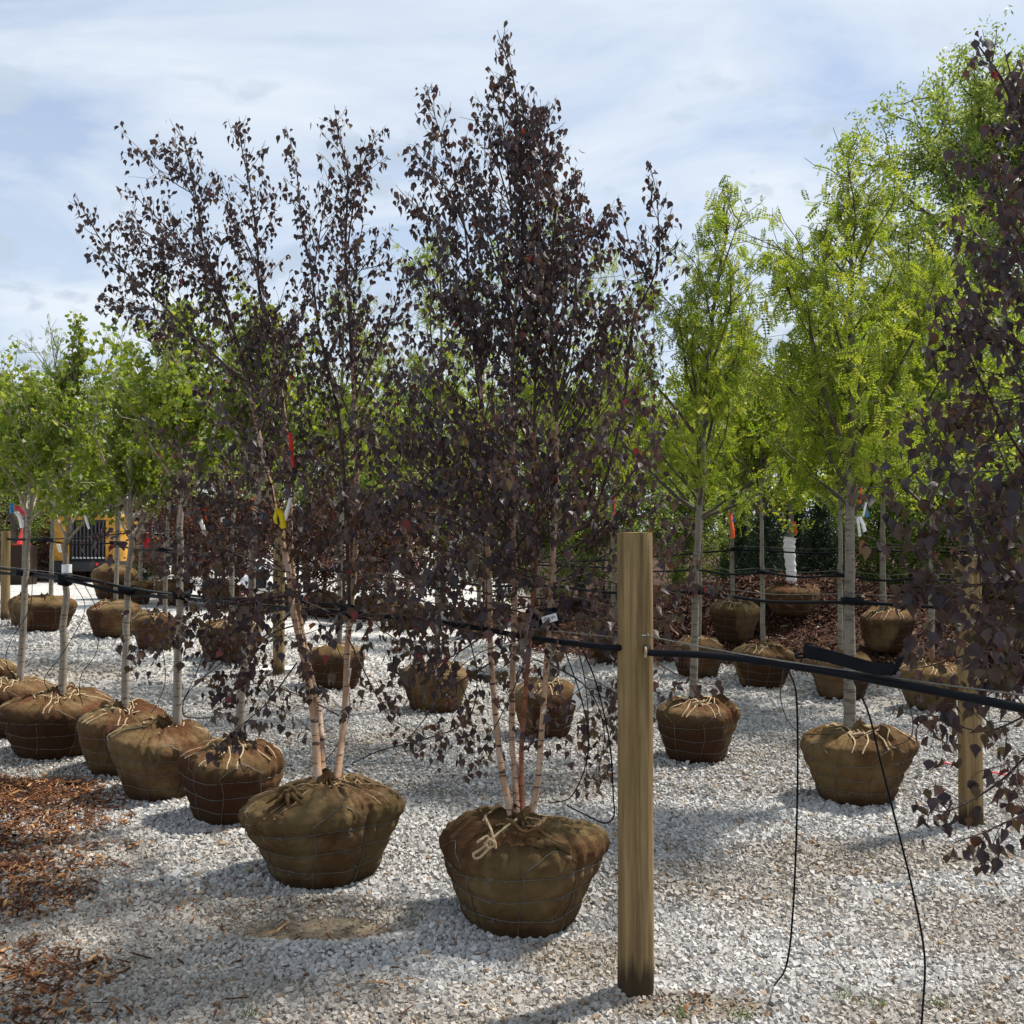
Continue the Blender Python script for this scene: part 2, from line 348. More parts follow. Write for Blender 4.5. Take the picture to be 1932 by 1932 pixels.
# ------------------------------------------------------------------ ground
def nwob(x, y, s=1.0):
    return (np.sin(3.1 * x * s + 1.7 * y * s) + np.sin(-2.3 * x * s + 4.1 * y * s + 1) + np.sin(7.3 * x * s + 2.9 * y * s + 2) * .6 + np.sin(5 * y * s - 9.1 * x * s) * .5) / 3.1
MUDS = [(PUD[0], PUD[1], .33, .15, 1.0), (PUD[0] - .1, PUD[1] + .05, .58, .27, .66), (-2.2, 3.6, 1.1, .8, .6), (-1.3, 3.0, 1.3, .25, .6), (-2.6, 5.0, 1.0, .6, .5), (.60, 3.46, .30, .10, .75), (-1.1, 3.45, .9, .35, .55), (-1.7, 4.2, .9, .5, .5), (.28, 3.85, .28, .22, .7), (.95, 4.75, .5, .3, .5), (1.75, 5.1, .7, .3, .6),
        (-.2, 3.3, .6, .18, .6), (.2, 5.4, .5, .3, .3), (1.3, 3.4, .35, .2, .5), (1.9, 4.2, .5, .4, .45), (-1.9, 3.1, .8, .5, .7), (-.6, 2.8, 2.5, .5, .4), (-5.0, 10.5, 1.2, .7, .5), (.1, 3.55, .35, .16, .5)]
def mudf(x, y):
    m = np.zeros_like(x)
    for (a, b, rx, ry, s) in MUDS:
        e = ((x - a) / rx) ** 2 + ((y - b) / ry) ** 2 + .35 * nwob(x, y, 2.2)
        m = np.maximum(m, s * smooth(1.5, .45, e))
    return m
MULS = [tuple(G(-40, 1560)[:2]) + (.75, .9, .8), tuple(G(10, 1700)[:2]) + (.34, .35, .75), tuple(G(60, 1850)[:2]) + (.3, .2, .6), tuple(G(40, 1920)[:2]) + (.35, .10, .6), tuple(G(110, 1640)[:2]) + (.30, .14, .6),tuple(G(-60, 1500)[:2]) + (.95, .36, 1.), tuple(G(-30, 1640)[:2]) + (.35, .18, .9), tuple(G(20, 1800)[:2]) + (.22, .08, .55), tuple(G(190, 1600)[:2]) + (.25, .08, .35)]
def mulf(x, y):
    m = np.zeros_like(x)
    for (a, b, rx, ry, s) in MULS:
        e = ((x - a) / rx) ** 2 + ((y - b) / ry) ** 2 + .35 * nwob(x, y, 2.6)
        m = np.maximum(m, s * smooth(1.35, .55, e))
    bank = smooth(11.0, 11.7, y - 0.75 * (3.5 - x) + .3 * nwob(x, y, .8)) * smooth(-.2, .7, x)
    return np.maximum(m, bank)
def axis(parts): return np.unique(np.round(np.concatenate([np.linspace(a, b, n) for a, b, n in parts]), 4))
gx = axis([(-260, -60, 9), (-60, -14, 24), (-14, -4, 50), (-4, 4, 150), (4, 14, 50), (14, 60, 24), (60, 260, 9)])
gy = axis([(-30, 1.5, 12), (1.5, 8, 120), (8, 18, 80), (18, 60, 50), (60, 500, 12)])
XX, YY = np.meshgrid(gx, gy); ZZ = gz(XX, YY)
V = np.stack([XX, YY, ZZ], -1).reshape(-1, 3); nx = len(gx); ny = len(gy)
ii = (np.arange(ny - 1)[:, None] * nx + np.arange(nx - 1)[None])
Q = np.stack([ii, ii + 1, ii + nx + 1, ii + nx], -1).reshape(-1, 4)
mb = MB(); mb.add(V, Q); ground = mb.build('ground', M_GROUND, kind='structure')
for nm, arr in (('mud', mudf(V[:, 0], V[:, 1])), ('mulch', mulf(V[:, 0], V[:, 1])), ('near', smooth(13, 7, V[:, 1]) * smooth(8, 5.5, np.abs(V[:, 0])))):
    at = ground.data.attributes.new(nm, 'FLOAT', 'POINT'); at.data.foreach_set('value', arr.astype(np.float32))

# balls: filled in below, stones keep out of them
def solve_ball(px, pyb, w):
    R = .3
    for _ in range(4):
        g = G(px, pyb); Yc = g[1] + .60 * R; R = w / 2 * Yc / F
    x = (px - CX) / F * Yc; return x, Yc, R

# crushed stones: one mesh, 3 rings of detail
cube = np.array([[x, y, z] for x in (-1, 1) for y in (-1, 1) for z in (-1, 1)], float) * .5
cubef = [[0, 1, 3, 2], [4, 6, 7, 5], [0, 4, 5, 1], [2, 3, 7, 6], [0, 2, 6, 4], [1, 5, 7, 3]]
octv = np.array([[.6, 0, 0], [-.6, 0, 0], [0, .6, 0], [0, -.6, 0], [0, 0, .5], [0, 0, -.5]], float)
octf = [[0, 2, 4], [2, 1, 4], [1, 3, 4], [3, 0, 4], [2, 0, 5], [1, 2, 5], [3, 1, 5], [0, 3, 5]]
def stones(mb, mud, y0, y1, margin, dens, size, base, bf, rs, oct_=False):
    A = (y1 - y0) * 2 * (y1 * .52 + margin); n = int(dens * A)
    y = rs.uniform(y0, y1, n); x = rs.uniform(-1, 1, n) * (y1 * .52 + margin)
    k = np.abs(x) < y * .52 + margin; x, y = x[k], y[k]
    md = np.maximum(mudf(x, y), .42 * smooth(.15, .8, nwob(x + 3, y, .7) + .3 * nwob(x, y, 2.9))); ml = mulf(x, y)
    k = rs.uniform(size=len(x)) > np.clip((md - .62) * 2.2 + .14 * nwob(x, y, 7), 0, .80) * (md > .45) + np.clip(ml * 1.15 - .22 + .1 * nwob(x, y, 5), 0, .93) * (ml > .08); x, y, md = x[k], y[k], md[k]
    n = len(x); s = size * np.exp(rs.normal(0, .27, n)); s = np.minimum(s, size * 2.1); s *= 1 - .42 * smooth(.5, 1, md)
    M = rotmats(rs, n) * (s[:, None, None] * np.stack([rs.uniform(.8, 1.3, n), rs.uniform(.6, 1., n), rs.uniform(.55, .9, n)], -1)[:, None, :])
    pos = np.stack([x, y, gz(x, y) + s * rs.uniform(-.15, .42, n)], -1)
    tint = rs.beta(2.2, 1.6, n) * .93; tint = np.clip(tint * (1 + .13 * nwob(x, y, 1.3)), 0, .93); odd = rs.uniform(size=n) < .035 + .05 * md; tint[odd] = rs.uniform(.94, 1, odd.sum())
    nt_ = 6; 
    for t in range(nt_):
        k = np.arange(n) % nt_ == t; bv = base * (1 + rs.uniform(-.38, .30, base.shape)) 
        scatter(mb, bv, bf, pos[k], M[k], tint[k]); mud.append(np.repeat(md[k], len(bf)))
rs = np.random.RandomState(3)
mb = MB(); muds = []
stones(mb, muds, 2.75, 4.4, .8, 10500, .0132, cube, cubef, rs)
stones(mb, muds, 4.4, 6.2, .8, 5600, .0155, cube, cubef, rs)
o = mb.build('gravel', M_STONE, smoothed=False); tag(o, 'loose crushed grey and white stone covering the yard in front', 'gravel', kind='stuff')
at = o.data.attributes.new('mud', 'FLOAT', 'FACE'); at.data.foreach_set('value', np.concatenate(muds).astype(np.float32))
mb = MB(); muds = []
stones(mb, muds, 6.2, 9.0, .8, 2300, .022, octv, octf, rs)
stones(mb, muds, 9.0, 15.0, .8, 480, .034, octv, octf, rs)
o = mb.build('gravel', M_STONE, smoothed=False); tag(o, 'pale crushed stone spread between the rear rows of trees', 'gravel', kind='stuff')
at = o.data.attributes.new('mud', 'FLOAT', 'FACE'); at.data.foreach_set('value', np.concatenate(muds).astype(np.float32))

def chips(mb, x, y, z, rs, lmin, lmax, lo=0, hi=1, flat=.35, wa=.10, wb=.28):
    n = len(x); l = rs.uniform(lmin, lmax, n); w = l * rs.uniform(wa, wb, n); t = w * .3
    a = rs.uniform(0, 6.28, n); tx = rs.normal(0, flat, n); ty = rs.normal(0, flat, n)
    ca, sa = np.cos(a), np.sin(a); X = np.stack([ca * np.cos(tx), sa * np.cos(tx), np.sin(tx)], -1)
    Yv = np.stack([-sa * np.cos(ty), ca * np.cos(ty), np.sin(ty)], -1); Zv = np.cross(X, Yv)
    M = np.stack([X * l[:, None], Yv * w[:, None], Zv * t[:, None]], -1)
    b = cube * np.array([1, 1, 1]); b = b + rs.uniform(-.16, .16, b.shape)
    scatter(mb, b, cubef, np.stack([x, y, z], -1), M, rs.uniform(lo, hi, n) ** 1.3)
def region_pts(rs, n, x0, x1, y0, y1, f, thr=0.0):
    x = rs.uniform(x0, x1, n); y = rs.uniform(y0, y1, n); kk = np.abs(x) < y * .52 + .8; x, y = x[kk], y[kk]; n = len(x); k = rs.uniform(size=n) < f(x, y) * (1 - thr) + thr; return x[k], y[k]
mb = MB(); rs = np.random.RandomState(8)
near_mul = lambda x, y: mulf(x, y) * (y < 8)
x, y = region_pts(rs, 52000, -4.5, -.9, 2.6, 7, near_mul); z = gz(x, y) + rs.uniform(.0, .035, len(x)); chips(mb, x, y, z, rs, .012, .048)
def sprinkle(x, y): return .26 * smooth(0.3, -1.9, x) * smooth(6.0, 3.6, y) * (.6 + .6 * nwob(x, y, 3)) + .25 * smooth(.1, .6, mulf(x, y)) + .35 * 1.6 * np.exp(-((x - .60) ** 2 / .018 + (y - 3.45) ** 2 / .005))
x, y = region_pts(rs, 20000, -3.6, 1.2, 2.6, 6.2, sprinkle); z = gz(x, y) + rs.uniform(.012, .025, len(x)); chips(mb, x, y, z, rs, .010, .036, flat=.25)
x, y = region_pts(rs, 260, -3.2, .2, 2.3, 4.8, lambda x, y: .45 * smooth(.4, -1.5, x)); z = gz(x, y) + .024; chips(mb, x, y, z, rs, .03, .085, 0, .95, .15, .05, .14)
o = mb.build('wood_chips', M_CHIPS, smoothed=False); tag(o, 'orange brown wood chips and bark scraps on the gravel at the left', 'wood chips', kind='stuff')
mb = MB(); x, y = region_pts(rs, 52000, .1, 13, 10.5, 17, lambda x, y: mulf(x, y)); z = gz(x, y) + rs.uniform(0, .07, len(x)); chips(mb, x, y, z, rs, .03, .10, flat=.5)
o = mb.build('bark_mulch', M_MULCH, smoothed=False); tag(o, 'dark brown bark mulch banked up behind the rear trees', 'mulch', kind='stuff')
# weed and grass tufts
mb = MB()
for (px, py) in ((1640, 1990), (1655, 1905), (1770, 1900), (1280, 1925), (1395, 1925), (470, 1925), (1600, 1890)):
    g = G(px, py)
    for k in range(26):
        a = rs.uniform(0, 6.28); l = rs.uniform(.015, .045); d = np.array([math.cos(a), math.sin(a), rs.uniform(.4, 1.5)]); s = g + np.array([rs.normal(0, .02), rs.normal(0, .015), .012])
        e = s + d * l; w = np.array([-math.sin(a), math.cos(a), 0]) * .0018
        mb.add([s - w, s + w, e], [[0, 1, 2]], rs.uniform(0, 1))
o = mb.build('grass', M_GRASS, smoothed=False); tag(o, 'tiny green weed tufts sprouting through the foreground gravel', 'weeds', kind='stuff')

# ------------------------------------------------------------------ root balls in burlap
PROF = np.array([(0, 0), (.54, 0), (.655, .045), (.735, .16), (.78, .28), (.86, .42), (.94, .56), (.99, .67), (1.0, .755), (.955, .84), (.83, .905), (.62, .955), (.38, .985), (.20, 1.0), (.13, 1.03), (.10, 1.10)])
class Ball:
    def __init__(s, x, y, R, H, seed, roundness=0.0, foldamp=1.0):
        r = np.random.RandomState(seed); s.x, s.y, s.R, s.H = x, y, R, H; s.z = float(gz(x, y)) - .012
        p = PROF.copy(); p[2:8, 0] += roundness * np.array([.10, .13, .13, .10, .05, .02]); s.p = p
        seg = np.r_[0, np.cumsum(np.hypot(np.diff(p[:, 0]), np.diff(p[:, 1])))]; s.seg = seg / seg[-1]
        s.h = [(k, r.uniform(-1, 1) * a, r.uniform(0, 6.28)) for k, a in ((1, .05), (2, .07), (3, .055), (4, .04), (5, .03), (7, .02))]
        s.f = [(r.randint(9, 17), r.uniform(0, 6.28), r.uniform(-2.2, 2.2)) for _ in range(3)]; s.fa = foldamp
        s.w = [(unit(r.normal(size=3)) * r.uniform(9, 30) * np.array([1, 1, .55]), r.uniform(0, 6.28), r.uniform(.4, 1)) for _ in range(16)]
        s.kn = [(r.uniform(0, 6.28), r.uniform(.45, .75)) for _ in range(4)]
        s.tilt = (r.uniform(-.05, .05), r.uniform(-.05, .05)); s.seed = seed
    def S(s, th, t, off=0.0):
        th = np.asarray(th, float); t = np.asarray(t, float)
        # resampled smooth profile
        r = np.interp(t, s.seg, s.p[:, 0]); z = np.interp(t, s.seg, s.p[:, 1])
        up = smooth(.42, .62, t); top = smooth(.60, .80, t)
        k = 1.0
        for (n, a, ph) in s.h: k = k + a * np.sin(n * th + ph + (3.4 if n > 1 else 1.2) * t) * (.6 + .6 * up)
        fold = 0
        for (n, ph, tw) in s.f:
            w = np.sin(n * th + ph + tw * t * 2.2 + 1.2 * np.sin(2 * th + ph)); fold = fold + (1 - np.abs(w)) ** 1.5 * .5 - .2
        fold = fold * (.25 + .9 * np.abs(np.sin(1.5 * th + s.f[0][1]) * np.cos(2.5 * th + s.f[1][1] + 3 * t)))
        fold = fold * (.018 + .075 * up + .075 * top) * s.fa
        # wire basket pulls the cloth in at its rings and uprights
        squeeze = 0
        for zr in (.22, .42, .62): squeeze = squeeze - .030 * np.exp(-((z - zr) / .04) ** 2)
        vert = -.026 * (1 - np.abs(np.sin(4 * th))) ** 7 * smooth(.12, .3, t) * smooth(.75, .6, t)
        wr = 0; qx, qy, qz = np.cos(th) * r, np.sin(th) * r, z * .9
        for n_, (kv, ph, a) in enumerate(s.w):
            g = kv[0] * qx + kv[1] * qy + kv[2] * qz + ph; wr = wr + a * (1 - np.abs(np.sin(g + .8 * np.sin(g * .37 + n_)))) ** 2
        wr = (wr / 16 - .18) * .12 * s.fa * (.55 + .7 * up)
        rr = r * k * (1 + fold + squeeze + vert + wr)
        zz_ = z + (.6 * fold + .7 * wr) * top * (t < .97)
        for (a, q) in s.kn:
            dd = np.cos(th - a); zz_ = zz_ + .05 * s.fa * np.exp(-((1 - dd) / .05)) * np.exp(-((r - q) / .18) ** 2) * top
        x = np.cos(th) * (rr * s.R + off); y = np.sin(th) * (rr * s.R + off)
        z3 = zz_ * s.H * (1 + .03 * np.sin(2 * th + s.seed)) + off * .5 * top
        z3 = z3 + (x * s.tilt[0] + y * s.tilt[1]) * smooth(.2, .7, t)
        return np.stack([x + s.x, y + s.y, z3 + s.z], -1)
    def top(s): return np.array([s.x, s.y, s.z + s.H])
def build_ball(parent, B, mat, na, nt_, wires=True, twine=True, tw=M_TWINE, hooks=True, seed=0, tr=.0045):
    rs = np.random.RandomState(seed + 77)
    th = np.linspace(0, 2 * math.pi, na, endpoint=False); t = np.linspace(0, 1, nt_)
    T, TH = np.meshgrid(t, th, indexing='ij'); V = B.S(TH, T).reshape(-1, 3)
    i = np.arange(nt_ - 1)[:, None] * na; j = np.arange(na)[None]; j2 = (j + 1) % na
    Q = np.stack([i + j, i + j2, i + na + j2, i + na + j], -1).reshape(-1, 4)
    Tm = ((T[:-1] + T[1:]) / 2); soak = smooth(.42, .26, Tm + .05 * nwob(TH[:-1] * 1.5, Tm * 6)) * .75
    a0 = rs.uniform(0, 6.28); soak = np.maximum(soak, .92 * smooth(.35, .6, np.cos(TH[:-1] - a0) + .3 * nwob(TH[:-1], Tm * 4)) * smooth(.7, .5, Tm))
    mb = MB(); mb.add(V, Q, soak.reshape(-1)); mb.build('root_ball', mat, parent)
    tz = lambda z: np.interp(z, B.p[1:, 1], B.seg[1:])
    if wires:
        mb = MB(); n = max(40, na // 2); tt = np.linspace(0, 2 * math.pi, n + 1); r = .0018
        for zr in (.22, .42, .62): 
            wob = .006 * np.sin(3 * tt + zr * 9) + .003 * np.sin(8 * tt); wob[-1] = wob[0]
            tube(mb, B.S(tt, tz(zr) + wob, .003), r, 4)
        for k in range(8):
            a = k * math.pi / 4 + .0; ts = np.linspace(tz(.02), tz(.70), 12)
            tube(mb, B.S(a + .05 * np.sin(ts * 17 + k), ts, .003), r, 4)
            # diamond loop up to the tie point
            ap = a + math.pi / 8
            if k % 2 == 0:
                for s_ in (a, a + math.pi / 4):
                    ts = np.linspace(tz(.70), tz(.86), 5); u = np.linspace(0, 1, 5); tube(mb, B.S(s_ + (ap - s_) * u, ts, .004), r, 4)
        if hooks:
            for zr in (.22, .42, .62):
                for a in (4.35, 5.3, 3.5):
                    c = B.S(a + rs.uniform(-.1, .1), tz(zr), .004); q = np.linspace(0, 4.6, 10)
                    tang = np.array([-math.sin(a), math.cos(a), 0]); 
                    pts = c + np.outer(np.cos(q) * .011, tang) + np.outer(np.sin(q) * .011, [0, 0, 1]) ; tube(mb, np.vstack([pts, pts[-1] + tang * -.03 + [0, 0, .006]]), r * 1.1, 4)
        mb.build('wire_basket', M_WIRE, parent)
    if twine:
        mb = MB(); n = 8
        for k in range(n):
            a = k * 2 * math.pi / n + math.pi / 8 + rs.uniform(-.15, .15)
            t1 = tz(rs.uniform(.80, .86)); u = np.linspace(0, 1, 9)
            if rs.uniform() < .3: continue
            for da in (rs.uniform(-.12, -.03), rs.uniform(.03, .12)):
                aa = a + da * (1 + 5 * (1 - u) ** 2) + .08 * np.sin(u * 5 + k); ts = (t1) + (.955 - t1) * (1 - u)
                tube(mb, B.S(aa, ts, tr * .8), tr, 5)
        for k in range(5):                                           # lashings round the trunk and across the top
            a = rs.uniform(0, 6.28); b_ = a + rs.uniform(1.6, 3.6); u = np.linspace(0, 1, 14)
            q = np.interp(np.abs(u - .5) * 2, [0, 1], [rs.uniform(.93, .965), rs.uniform(.80, .90)])
            tube(mb, B.S(a + (b_ - a) * u, q, tr * 1.5 + .004 * np.sin(u * 9)), tr, 5)
        # bow of rope at the front
        c = B.S(4.5 + rs.uniform(-.3, .3), .86, .012)
        for k in range(3):
            a = rs.uniform(-.6, 3.7); q = np.linspace(0, 2 * math.pi, 14); l = rs.uniform(.03, .06) * (B.R / .3)
            d = np.array([math.cos(a), -.3, math.sin(a) * .4 - .1]); w = np.array([-math.sin(a), 0, math.cos(a)]) * .6
            tube(mb, c + np.outer((1 - np.cos(q)) * l * .6, d) + np.outer(np.sin(q) * l * .4, w), tr, 5)
        for k in range(2):
            e = spline([c, c + [rs.uniform(-.03, .03), -.02, -.02], c + [rs.uniform(-.05, .05), -.03, -.07], c + [rs.uniform(-.05, .05), -.02, -.11]], 5); tube(mb, e, tr * .9, 5)
        mb.build('twine', tw, parent)

# ------------------------------------------------------------------ leaves
BL_V = np.array([[0, 0, 0], [-.33, -.16, .06], [-.43, -.38, .10], [-.20, -.68, .05], [0, -1.05, -.06], [.20, -.68, .05], [.43, -.38, .10], [.33, -.16, .06], [0, -.42, -.03]])
BL_F = [[8, 0, 1], [8, 1, 2], [8, 2, 3], [8, 3, 4], [8, 4, 5], [8, 5, 6], [8, 6, 7], [8, 7, 0]]
def pinnate():
    v = [(0, 0, 0), (.012, -1, -.1), (-.012, -1, -.1)]; f = [(0, 1, 2)]
    for k in range(6):
        y = -.15 - .14 * k; w = .27 * (1 - abs(k - 2) * .09)
        for s in (-1, 1):
            b = len(v); v += [(0, y, -.05 * k / 6), (s * w * .5, y - .10, .03), (s * w, y - .05, -.02), (s * w * .55, y + .035, .03)]
            f += [(b, b + 1, b + 2), (b, b + 2, b + 3)]
    return np.array(v, float), f
PIN_V, PIN_F = pinnate()
FAN_V = np.array([[0, 0, 0], [-.55, -.55, .12], [-.28, -.92, .02], [0, -.72, -.05], [.28, -.92, .02], [.55, -.55, .12]]); FAN_F = [[0, 1, 2], [0, 2, 3], [0, 3, 4], [0, 4, 5]]
def clumpv(rs):                                                    # a spray of several small leaves
    v = []; f = []
    for k in range(5):
        c = rs.uniform(-.5, .5, 3); a = unit(rs.normal(size=3)); b = unit(np.cross(a, rs.normal(size=3))); s = rs.uniform(.20, .34); n = len(v)
        v += [c, c + a * s + b * s * .45, c + a * s * 1.9, c + a * s - b * s * .45]; f += [(n, n + 1, n + 2), (n, n + 2, n + 3)]
    return np.array(v), f
CL_V, CL_F = clumpv(np.random.RandomState(12))
def hangM(rs, n, size, droop=1.0, spread=.6, outd=None):
    """matrices whose local -Y axis points mostly down (leaf tips hang)"""
    down = np.tile([0, 0, -droop], (n, 1)) + rs.normal(0, spread, (n, 3))
    if outd is not None: down = down + outd
    Yv = -down / np.linalg.norm(down, axis=1)[:, None]
    r = rs.normal(size=(n, 3)); Xv = np.cross(Yv, r); Xv /= np.linalg.norm(Xv, axis=1)[:, None]; Zv = np.cross(Xv, Yv)
    s = size * np.clip(rs.normal(1, .2, n), .5, 1.5)
    return np.stack([Xv, Yv, Zv], -1) * s[:, None, None]
def interp_line(p, t):
    p = np.asarray(p); s = np.r_[0, np.cumsum(np.linalg.norm(np.diff(p, axis=0), axis=1))]; L_ = s[-1]; q = t * L_
    i = min(len(p) - 2, int(np.searchsorted(s, q, side='right')) - 1); i = max(i, 0)
    u = (q - s[i]) / (s[i + 1] - s[i] + 1e-9); return p[i] * (1 - u) + p[i + 1] * u, unit(p[i + 1] - p[i]), L_
def limb(rs, st, d, Ln, seg, up, wob):
    p = [np.array(st, float)]; d = unit(d)
    for k in range(seg):
        d = unit(d + np.array([0, 0, up]) + rs.normal(0, wob, 3)); p.append(p[-1] + d * Ln / seg)
    return np.array(p)
def side(rs, d, ang, az=None):
    d = unit(d); r = unit(np.cross(d, [.3, .7, .2])); q = np.cross(d, r); a = rs.uniform(0, 6.28) if az is None else az
    o = r * math.cos(a) + q * math.sin(a); return unit(d * math.cos(ang) + o * math.sin(ang))

def birch(B, parent, stems, sub, rs, depth, leafsize, dens, nparts=300, lenk=1.0, stemr=.019):
    """stems: traced polylines, sub: traced leaders; side shoots and leaves grow from them"""
    br = MB(); leaves = []
    top = B.top() + np.array([0, 0, .0])
    def addleaves(p, sp, t0=0.0):
        s = np.r_[0, np.cumsum(np.linalg.norm(np.diff(p, axis=0), axis=1))]; n = max(1, int(s[-1] * (1 - t0) / sp))
        q = (t0 + (1 - t0) * (np.arange(n) + rs.uniform(.2, .8, n)) / n) * s[-1]; q = np.append(q, s[-1])
        c = np.stack([np.interp(q, s, p[:, k]) for k in range(3)], -1); leaves.append(c)
    keepf = lambda z: .50 if z < 1.15 else (.82 if z < 2.25 else .84)
    def shoots(line, t0, t1, n, lf, zlow=1.35):
        for k in range(n):
            t = t0 + (t1 - t0) * (k + rs.uniform(0, 1)) / n; c, d, LL = interp_line(line, t)
            if rs.uniform() > keepf(c[2]): continue
            hgt = c[2]; Ln = lf(t) * rs.uniform(.6, 1.25) * lenk * (1.25 if hgt < 2.3 else 1.0)
            if hgt < zlow: ang = math.radians(rs.uniform(60, 95)); up = rs.uniform(-.16, -.02)
            elif hgt < 2.0: ang = math.radians(rs.uniform(45, 75)); up = rs.uniform(-.05, .05)
            else: ang = math.radians(rs.uniform(28, 58)); up = rs.uniform(.02, .10)
            dd = side(rs, d, ang); p = limb(rs, c, dd, Ln, 7, up, .10)
            r0 = .0016 + .0045 * min(Ln, .9); tube(br, p, np.linspace(r0 * .8, .0008, len(p)), 4)
            hs = 1.12 if hgt < 2.2 else .95
            addleaves(p, .036 * hs / dens, .12)
            m = int(Ln / (.10 if hgt < 2.2 else .075))
            for j in range(m):
                tt = rs.uniform(.2, .95); c2, d2, _ = interp_line(p, tt); l2 = Ln * rs.uniform(.22, .5) * (1.15 - tt * .7)
                q = limb(rs, c2, side(rs, d2, math.radians(rs.uniform(28, 60))), l2, 4, (-.10 if hgt < 1.7 else .0), .12)
                tube(br, q, np.linspace(.0011, .0006, len(q)), 3); addleaves(q, .034 * hs / dens, .05)
    for si, (pts, mat, r0, t0, kind) in enumerate(stems):
        off = rs.uniform(-.12, .12)
        n = len(pts); line = []
        for k, (px, py) in enumerate(pts):
            u = k / (n - 1); line.append(P(px, py, depth + off * min(1, u * 2) + .10 * math.sin(u * 3 + si)))
        line = np.array(line)
        if kind == 'stem': line[0] = [line[0][0], B.y + (line[0][1] - depth) * .3, B.z + B.H * .96]
        L3 = spline(line, 6); m = len(L3); u = np.linspace(0, 1, m)
        rr = r0 * (.75 if kind == 'lead' else 1) * (1 - u) ** .9 + .0012
        if kind == 'stem':
            cut = int(m * .56); mbs = MB(); tube(mbs, L3[:cut + 1], rr[:cut + 1] * (1 + .25 * np.exp(-u[:cut + 1] * 60)), 10); mbs.build('stem', mat, parent)
            tube(br, L3[cut:], rr[cut:], 6)
        else: tube(br, L3, rr, 5)
        shoots(L3, t0, .985, int((1 - t0) * m * (1.25 if kind == 'stem' else .95) * dens), (lambda t: (.07 + .70 * (1 - t) ** .85)) if kind == 'stem' else (lambda t: .05 + .36 * (1 - t)))
        addleaves(L3[int(m * .6):], .03 / dens)
    br.build('branches', M_TWIG, parent, kind='stuff')
    C = np.vstack(leaves); n = len(C)
    C = C + rs.normal(0, .011, C.shape)
    low = smooth(2.4, 1.2, C[:, 2]); M = hangM(rs, n, 1.0, 1.0, .36); M *= (leafsize * (1.0 + .2 * low))[:, None, None]; M[:, :, 0] *= (.84 + .16 * low)[:, None]
    pet = np.stack([rs.normal(0, .008, n), rs.normal(0, .008, n), -rs.uniform(.004, .024, n)], -1); pos = C + pet
    tint = rs.uniform(0, .78, n); k = rs.uniform(size=n) < .25 * low + .04; tint[k] = rs.uniform(.72, .88, k.sum()); k = rs.uniform(size=n) < .010; tint[k] = 1
    # the leaves that show largest are parts of their own
    px, py = PXof(pos[:, 0], pos[:, 1], pos[:, 2]); vis = (px > 4) & (px < 1928) & (py > 4) & (py < 1928)
    order = np.argsort(np.where(vis, pos[:, 1], 1e9)); big = order[:nparts]; rest = order[nparts:]
    mb = MB(); vscatter(mb, BL_V, BL_F, pos[rest], M[rest], tint[rest], rs, .45, 8); mb.build('foliage', M_BIRCH, parent, smoothed=True, kind='stuff')
    from mathutils import Matrix
    org = np.array(parent.location)
    for i in big:
        o = bpy.data.objects.new('leaf', LEAFM[int(min(.999, tint[i]) * 6)]); COL.objects.link(o); o.parent = parent
        A = M[i]; m4 = Matrix(((A[0][0], A[0][1], A[0][2], pos[i][0] - org[0]), (A[1][0], A[1][1], A[1][2], pos[i][1] - org[1]), (A[2][0], A[2][1], A[2][2], pos[i][2] - org[2]), (0, 0, 0, 1)))
        o.matrix_local = m4
    return n
LEAFM = []
_rl = np.random.RandomState(4)
for k in range(6):
    mb = MB(); _v = BL_V.copy(); _v[:, 2] += _rl.uniform(-.4, .4) * _v[:, 1] ** 2 + _rl.uniform(-.1, .4) * np.abs(_v[:, 0]); _v[:, 0] += _rl.uniform(-.2, .2) * _v[:, 1] ** 2; mb.add(_v, BL_F, (k + .5) / 6.6 if k < 5 else .80); me = mb.mesh('leaf', smoothed=True); me.materials.append(M_BIRCH); LEAFM.append(me)

